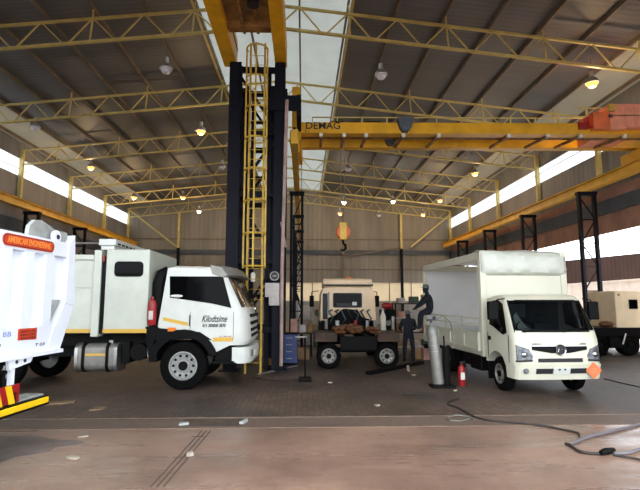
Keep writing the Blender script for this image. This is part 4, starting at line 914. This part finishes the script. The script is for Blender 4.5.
MB().lathe((0, 0, 0), [(.075, 0), (.085, .02), (.085, .4), (.06, .47), (.025, .49), (.025, .53)], 'z', 20).build('tank', 'red', t, smooth=True)
MB().beam((-.03, 0, .55), (.1, 0, .57), .025).beam((-.02, 0, .53), (.09, 0, .5), .02).build('handle', 'ink', t); MB().tube([(.02, -.02, .53), (.12, -.04, .48), (.12, -.03, .2)], .012, 6).build('hose', 'ink', t); MB().box(-.05, .05, -.09, -.083, .15, .32).build('label_panel', 'paper', t)
# work stand
c = atz(305, 381); t = thing('work_stand', 'thin black work stand with square base before the blue cabinet', 'stand', (c.x, c.y, 0))
MB().box(-.16, .16, -.16, .16, 0, .1).build('base', 'chassis', t, bevel=.02); MB().cyl((0, 0, .1), (0, 0, 1.12), .025, n=10).build('post', 'chassis', t); MB().box(-.26, .05, -.04, .04, 1.1, 1.14).build('top_bar', 'alu', t, bevel=.01)
# blue cabinet
c = atz(289, 365); t = thing('tool_cabinet', 'blue steel tool cabinet at the foot of the crane tower', 'cabinet', (c.x, c.y+.28, 0))
MB().box(-.27, .27, -.28, .28, .05, .98).build('body', 'blue', t, bevel=.015); MB().box(-.29, .29, -.3, .3, .98, 1.02).build('top', 'chassis', t)
for k in range(4): d_ = MB().box(-.25, .25, -.295, -.28, .1+k*.22, .29+k*.22).build('drawer', 'blue', t, bevel=.006); MB().box(-.1, .1, -.315, -.295, .2+k*.22, .22+k*.22).build('handle', 'alu', d_)
for x in (-.22, .22):
    for y in (-.22, .22): MB().cyl((x, y, 0), (x, y, .05), .025).build('foot', 'black', t)
# things kept around the tower foot
def near(px, py, dx=0): c = atz(px, py); return Vector((c.x+dx, c.y, 0))
c = near(271, 366); o = MB().tube([(.2*cos(a), .14*sin(a), .04+.05*(a/6.28)) for a in [.35*k for k in range(72)]], .022, 6).build('cable_coil', 'rust'); o.location = c; put(o, 'coil of brownish cable on the floor at the tower foot', 'cable coil')
o = MB().box(-.2, .2, -.14, .14, 0, .75).build('steel_box', 'darkrust', bevel=.02); o.location = (c.x+.02, c.y+.5, 0); put(o, 'rusty upright steel box behind the cable coil, inside the tower foot', 'box')
o = MB().ell((0, 0, .11), (.24, .15, .11), 12, 8).build('white_sack', 'board', smooth=True); o.location = (c.x+.02, c.y+.5, .75); put(o, 'pale sack lying on the rusty steel box at the tower foot', 'sack')
o = MB().ell((0, 0, .1), (.22, .16, .1), 12, 8).build('brown_sack', 'card', smooth=True); o.location = (c.x, c.y+.5, .97); put(o, 'brown sack lying on top of the pale sack at the tower foot', 'sack')
# long pale bar on the floor
put(MB().beam(atz(258, 375)+Vector((0, 0, .02)), atz(297, 366)+Vector((0, 0, .02)), .06, .04).build('steel_bar', 'alu'), 'long pale bar lying on the floor before the crane tower', 'bar')
# end-wall clutter: racks, benches, machines, boxes
def rack(x, y, w, d, h, n, label, m='chassis', group='storage racks'):
    t = thing('storage_rack', label, 'rack', (x, y, 0), 0, group)
    for sx in (-1, 1):
        for sy in (-1, 1): MB().box(sx*w/2-.03, sx*w/2+.03, sy*d/2-.03, sy*d/2+.03, 0, h).build('upright', m, t)
    for k in range(n): z = .15+k*(h-.2)/(n-1); MB().box(-w/2-.03, w/2+.03, -d/2-.03, d/2+.03, z, z+.05).build('shelf', 'board' if k % 2 == 0 else 'darkrust', t)
    return t, [.2+k*(h-.2)/(n-1) for k in range(n)]
rk, lv = rack(4.75, 20.6, 1.7, .6, 2.0, 4, 'dark open storage rack beside the delivery truck, behind the standing person')
bc = [('card', .4, .3), ('board', .3, .22), ('green', .35, .28), ('card', .28, .36), ('paper', .36, .2), ('red', .22, .24), ('pink', .3, .25), ('board', .4, .26)]
i = 0
SH = ['lowest shelf', 'second shelf', 'third shelf', 'top shelf']
for k, z in enumerate(lv):
    for x in (-.55, 0, .5):
        m, w, h = bc[i % 8]; i += 1; nm = {'card': 'brown', 'board': 'greyish', 'green': 'green', 'paper': 'white', 'red': 'red', 'pink': 'pinkish'}[m]
        o = MB().box(-w/2, w/2, -.2, .2, 0, h).build('storage_box', m, bevel=.012); o.location = (4.75+x, 20.6, z)
        put(o, f'{nm} box on the {SH[k]} of the dark rack, {"left" if x < 0 else "middle" if x == 0 else "right"} position', 'box', 'boxes on the rack')
def machine(x, y, label, m, h, w=.7):
    t = thing('workshop_machine', label, 'machine', (x, y, 0), 0, 'workshop machines')
    MB().box(-w/2, w/2, -.35, .35, 0, h*.45).build('base', m, t, bevel=.03); MB().prism([(-w*.2, h*.45), (w*.2, h*.45), (w*.16, h*.8), (w*.4, h*.85), (w*.4, h), (-w*.4, h), (-w*.4, h*.85), (-w*.16, h*.8)], 'y', -.2, .2).build('head', m, t, bevel=.03)
    MB().cyl((w*.25, -.25, h*.55), (w*.25, -.25, h*.85), .05).build('spindle', 'steel', t); MB().lathe((0, -.22, h*.7), [(.1, -.04), (.12, 0), (.1, .02)], 'y', 16).build('handwheel', 'alu', t)
machine(.85, 23.0, 'green pillar machine left of the stripped cab', 'green', 1.7); machine(3.35, 19.2, 'dark machine right of the stripped cab, with a red motor on top', 'chassis', 1.75)
o = MB().lathe((0, 0, 0), [(.1, -.2), (.13, -.14), (.13, .14), (.1, .2)], 'x', 16).build('electric_motor', 'red', smooth=True); o.location = (3.35, 19.2, 1.88); put(o, 'red electric motor lying on top of the dark machine', 'motor')
# work bench left of the stripped truck
c = at(309, 330, 18.5); t = thing('work_bench', 'steel work bench loaded with parts, left of the stripped cab', 'bench', (c.x-.35, 18.6, 0))
MB().box(-.75, .5, -.35, .35, .84, .9).build('bench_top', 'darkrust', t)
for x in (-.68, .43):
    for y in (-.28, .28): MB().box(x-.03, x+.03, y-.03, y+.03, 0, .84).build('leg', 'chassis', t)
for k, (x, m, w, h, lab) in enumerate(((-.56, 'card', .3, .35, 'brown carton on the left end of the work bench'), (-.22, 'pink', .26, .5, 'tall pinkish carton in the middle of the work bench'), (.1, 'board', .25, .28, 'grey box on the right half of the work bench'), (.37, 'rust', .2, .4, 'rusty box on the right end of the work bench'))):
    o = MB().box(-w/2, w/2, -.2, .2, 0, h).build('parts_box', m, bevel=.015); o.location = (c.x-.35+x, 18.6, .9); put(o, lab, 'box', 'boxes on the bench')
o = MB().box(-.3, .3, -.25, .25, 0, .4).build('parts_crate', 'card', bevel=.015); o.location = (c.x-.3, 17.7, 0); put(o, 'brown carton on the floor before the work bench', 'box')
c = at(304, 306, 24); t = thing('control_cabinet', 'pale grey control cabinet far behind the work bench', 'cabinet', (c.x, 24, 0)); MB().box(-.4, .4, -.3, .3, 0, 2.1).build('body', 'board', t, bevel=.02); MB().box(-.3, .3, -.32, -.3, 1.2, 1.9).build('door', 'lowwall', t, bevel=.01)
c = at(372, 310, 19.6); t = thing('gas_bottle', 'slim white gas bottle right of the stripped cab', 'gas cylinder', (c.x+.25, 18.45, 0)); MB().lathe((0, 0, 0), [(.1, 0), (.11, .03), (.11, 1.5), (.05, 1.65), (.04, 1.72)], 'z', 16).build('tank', 'paper', t, smooth=True); MB().cyl((0, 0, 1.72), (0, 0, 1.8), .05, n=10).build('valve_cap', 'steel', t)
# crates under the truck tail
for px, w, h, Y, m, lab in ((416, .3, .34, 17.6, 'card', 'brown crate on the floor behind the gas cylinder, left of the pair'), (427, .34, .42, 17.4, 'pink', 'pinkish crate on the floor behind the gas cylinder, right of the pair')):
    x = at(px, 350, Y).x; o = MB().box(-w/2, w/2, -.2, .2, 0, h).build('crate', m, bevel=.012); o.location = (x, Y, 0); put(o, lab, 'crate', 'crates by the truck tail')
# dark rails on the floor right of the stripped chassis
put(MB().beam(atz(368, 375)+Vector((0, 0, .05)), atz(422, 364)+Vector((0, 0, .05)), .16, .1).build('floor_beam', 'chassis'), 'dark steel beam lying on the floor right of the stripped chassis', 'beam')
# floor litter
def litter(px, py, w, d, h, rz, m, name, label, cat='litter', group='floor litter'):
    c = atz(px, py); w, d = w*.85, d*.85; pts = [(-w/2, -d/2), (w/2*.9, -d/2*.8), (w/2, d/2*.7), (w*.1, d/2), (-w/2*.8, d/2*.8)]
    o = MB().prism(pts, 'z', 0, h).build(name, m, bevel=min(h*.3, .01)); o.location = c; o.rotation_euler = (0, 0, rz); put(o, label, cat, group); return o
litter(54, 404, .95, .3, .03, .35, 'wood', 'plank', 'pale plank on the floor beside the yellow side guard', 'plank', 'planks')
litter(98, 409, .3, .36, .02, .2, 'wood', 'board_offcut', 'small flat board offcut on the floor at left, right of the plank', 'board', 'planks')
litter(83, 437, .18, .1, .02, .4, 'scrap', 'paper_scrap', 'white paper scrap on the concrete at left, farther of two')
litter(73, 459, .2, .12, .03, -.4, 'scrap', 'paper_scrap', 'white crumpled scrap on the concrete at left, nearer of two')
litter(190, 456, .12, .1, .05, .3, 'scrap', 'paper_lump', 'small white lump on the three floor grooves')
litter(408, 371, .1, .12, .16, .2, 'scrap', 'paper_cup', 'white paper cup on the floor left of the gas cylinder'); litter(413, 375.5, .16, .1, .03, .5, 'scrap', 'paper_scrap', 'white scrap at the foot of the paper cup')
litter(330, 383, .14, .1, .03, 0, 'scrap', 'paper_scrap', 'white scrap on the pavers right of the work stand')
litter(377, 406, .14, .12, .03, .6, 'scrap', 'paper_scrap', 'white scrap on the pavers in front of the stripped truck')
litter(455, 391, .1, .08, .03, .2, 'scrap', 'paper_scrap', 'small scrap before the base plate of the gas cylinder')
litter(184, 425, .2, .16, .04, .2, 'greyplate', 'rubble_piece', 'pale rubble piece at the left end of the sill recess'); litter(244, 423, .08, .3, .05, -.3, 'greyplate', 'metal_offcut', 'narrow metal offcut at the right end of the sill recess')
# cables and hoses on the floor
def lay(pts, r, m, name, label, cat):
    P_ = [atz(x, y) for x, y in pts]; Q_ = []
    for i in range(len(P_)-1):
        a, b, c_, d = P_[max(i-1, 0)], P_[i], P_[i+1], P_[min(i+2, len(P_)-1)]
        for k in range(6):
            u = k/6; Q_.append(.5*((2*b)+(c_-a)*u+(2*a-5*b+4*c_-d)*u*u+(3*b-a-3*c_+d)*u**3))
    Q_.append(P_[-1]); return put(MB().tube([Vector((q.x, q.y, r)) for q in Q_], r, 7).build(name, m, smooth=True), label, cat)
lay([(470, 419), (462, 421.5), (450, 421), (448, 418.5), (456, 416), (468, 417.5), (474, 420)], .013, 'alu', 'coiled_hose', 'small pale loop of hose on the sill by the dark cable', 'hose')
lay([(459, 399), (450, 402), (448, 405), (458, 408.5), (468, 414), (476, 418), (492, 421.5), (520, 424), (545, 427), (565, 431), (578, 434), (579, 437)], .016, 'cable', 'power_cable', 'dark cable snaking from the gas cylinder across the sill', 'cable')
lay([(642, 425), (615, 432), (590, 438), (577, 443), (570, 446)], .022, 'hose', 'air_hose', 'grey hose running in from the right photo edge across the concrete', 'hose')
lay([(566, 445), (572, 448), (580, 453), (592, 455), (604, 455), (612, 453)], .02, 'cable', 'welding_cable', 'black cable curving to the taped joint on the concrete', 'cable')
a, b = atz(601, 456), atz(614, 453); put(MB().tube([a+Vector((0, 0, .04)), a.lerp(b, .4)+Vector((0, 0, .045)), b+Vector((0, 0, .04))], [.03, .045, .03], 8).build('taped_joint', 'black', smooth=True), 'thick black taped cable joint on the concrete at right', 'cable joint')
lay([(614, 455), (626, 455), (634, 453), (642, 450)], .022, 'hose', 'air_hose', 'grey hose leading from the taped joint to the right photo edge', 'hose')
lay([(613, 456), (625, 458), (632, 459), (642, 461)], .014, 'cable', 'power_cable', 'thin dark cable leaving the taped joint low at right', 'cable')
lay([(604, 379), (620, 383), (642, 388)], .012, 'cable', 'power_cable', 'thin dark cable on the pavers right of the delivery truck', 'cable')
lay([(403, 394), (420, 395), (440, 396)], .012, 'cable', 'power_cable', 'thin dark cable on the pavers left of the cable by the gas cylinder', 'cable')
lay([(253, 378), (275, 381), (297, 380)], .012, 'cable', 'power_cable', 'thin dark cable on the pavers from the tower to the work stand', 'cable')
# flatbed with beige cabin on the right
p = at(612, 328, 18.2); t = thing('flatbed_trailer', 'dark flatbed trailer behind the delivery truck at the right photo edge', 'trailer', (p.x-.6, 18.2, 0))
MB().box(-.6, 4.2, 0, 2.2, .9, 1.05).build('deck', 'darkrust', t); MB().box(-.6, 4.2, .4, .6, .6, .9).box(-.6, 4.2, 1.6, 1.8, .6, .9).build('chassis_rail', 'chassis', t); MB().box(-.6, 2.2, -.02, .0, .75, 1.06).build('side_rail', 'chassis', t)
for x in (.1, 1.3, 2.5):
    wheel(t, (x, .25, .42), .42, .4, 'y', -1, 'chassis', 8); wheel(t, (x, 1.95, .42), .42, .4, 'y', 1, 'chassis', 8)
MB().box(.45, .9, -.05, .3, .3, .7).build('toolbox', 'chassis', t, bevel=.02); MB().beam((.95, -.04, .45), (1.1, -.04, .85), .04).build('stay_bar', 'paper', t)
a, b = at(617, 326.5, 18.4), at(662, 291, 18.4); t2 = thing('site_cabin', 'beige cabin with one small dark window standing on the flatbed trailer', 'cabin', (a.x, 18.4, 1.05))
h = b.z-1.05; MB().box(0, 2.0, 0, 1.8, 0, h).build('shell', 'caravan', t2, bevel=.03); x0, x1 = at(628.5, 300, 18.4).x-a.x, at(637, 300, 18.4).x-a.x; z0, z1 = at(630, 309, 18.4).z-1.05, at(630, 299.5, 18.4).z-1.05
MB().box(x0, x1, -.02, .02, z0, z1).build('window_frame', 'black', t2); MB().box(x0+.03, x1-.03, -.025, .0, z0+.03, z1-.03).build('window_glass', 'glass', t2); MB().cyl((.15, -.02, h-.15), (.15, .02, h-.15), .04).build('vent', 'rust', t2)
for px, lab in ((606, 'rusty scrap part on the trailer deck, left of the beige cabin'),): o = MB().ell((0, 0, .1), (.3, .2, .12), 10, 6).build('scrap_part', 'engine'); o.location = (at(px, 325, 18.6).x, 18.6, 1.08); put(o, lab, 'scrap')

# ============================================================ light and camera
w = bpy.data.worlds.new('World'); SC.world = w; w.use_nodes = True; bg = w.node_tree.nodes['Background']
bg.inputs[0].default_value = (.86, .925, 1, 1); bg.inputs[1].default_value = WORLD
s = bpy.data.lights.new('sun', 'SUN'); s.energy = SUN; s.angle = radians(3); s.color = (1, .95, .86)
so = bpy.data.objects.new('sun', s); so.rotation_euler = (radians(-32), radians(12), 0); so.location = (0, 60, 60); COL.objects.link(so)
cd = bpy.data.cameras.new('camera'); cd.sensor_width = 36; cd.lens = FOC/640*36; cd.clip_end = 300; cd.clip_start = .05
cam = bpy.data.objects.new('camera', cd); cam.location = _c; cam.rotation_euler = (pi/2+PITCH, 0, -YAW); COL.objects.link(cam); SC.camera = cam
SC.view_settings.view_transform = 'Standard'; SC.view_settings.look = 'None'; SC.view_settings.gamma = 1; SC.view_settings.use_curve_mapping = False; SC.view_settings.exposure = EXPO
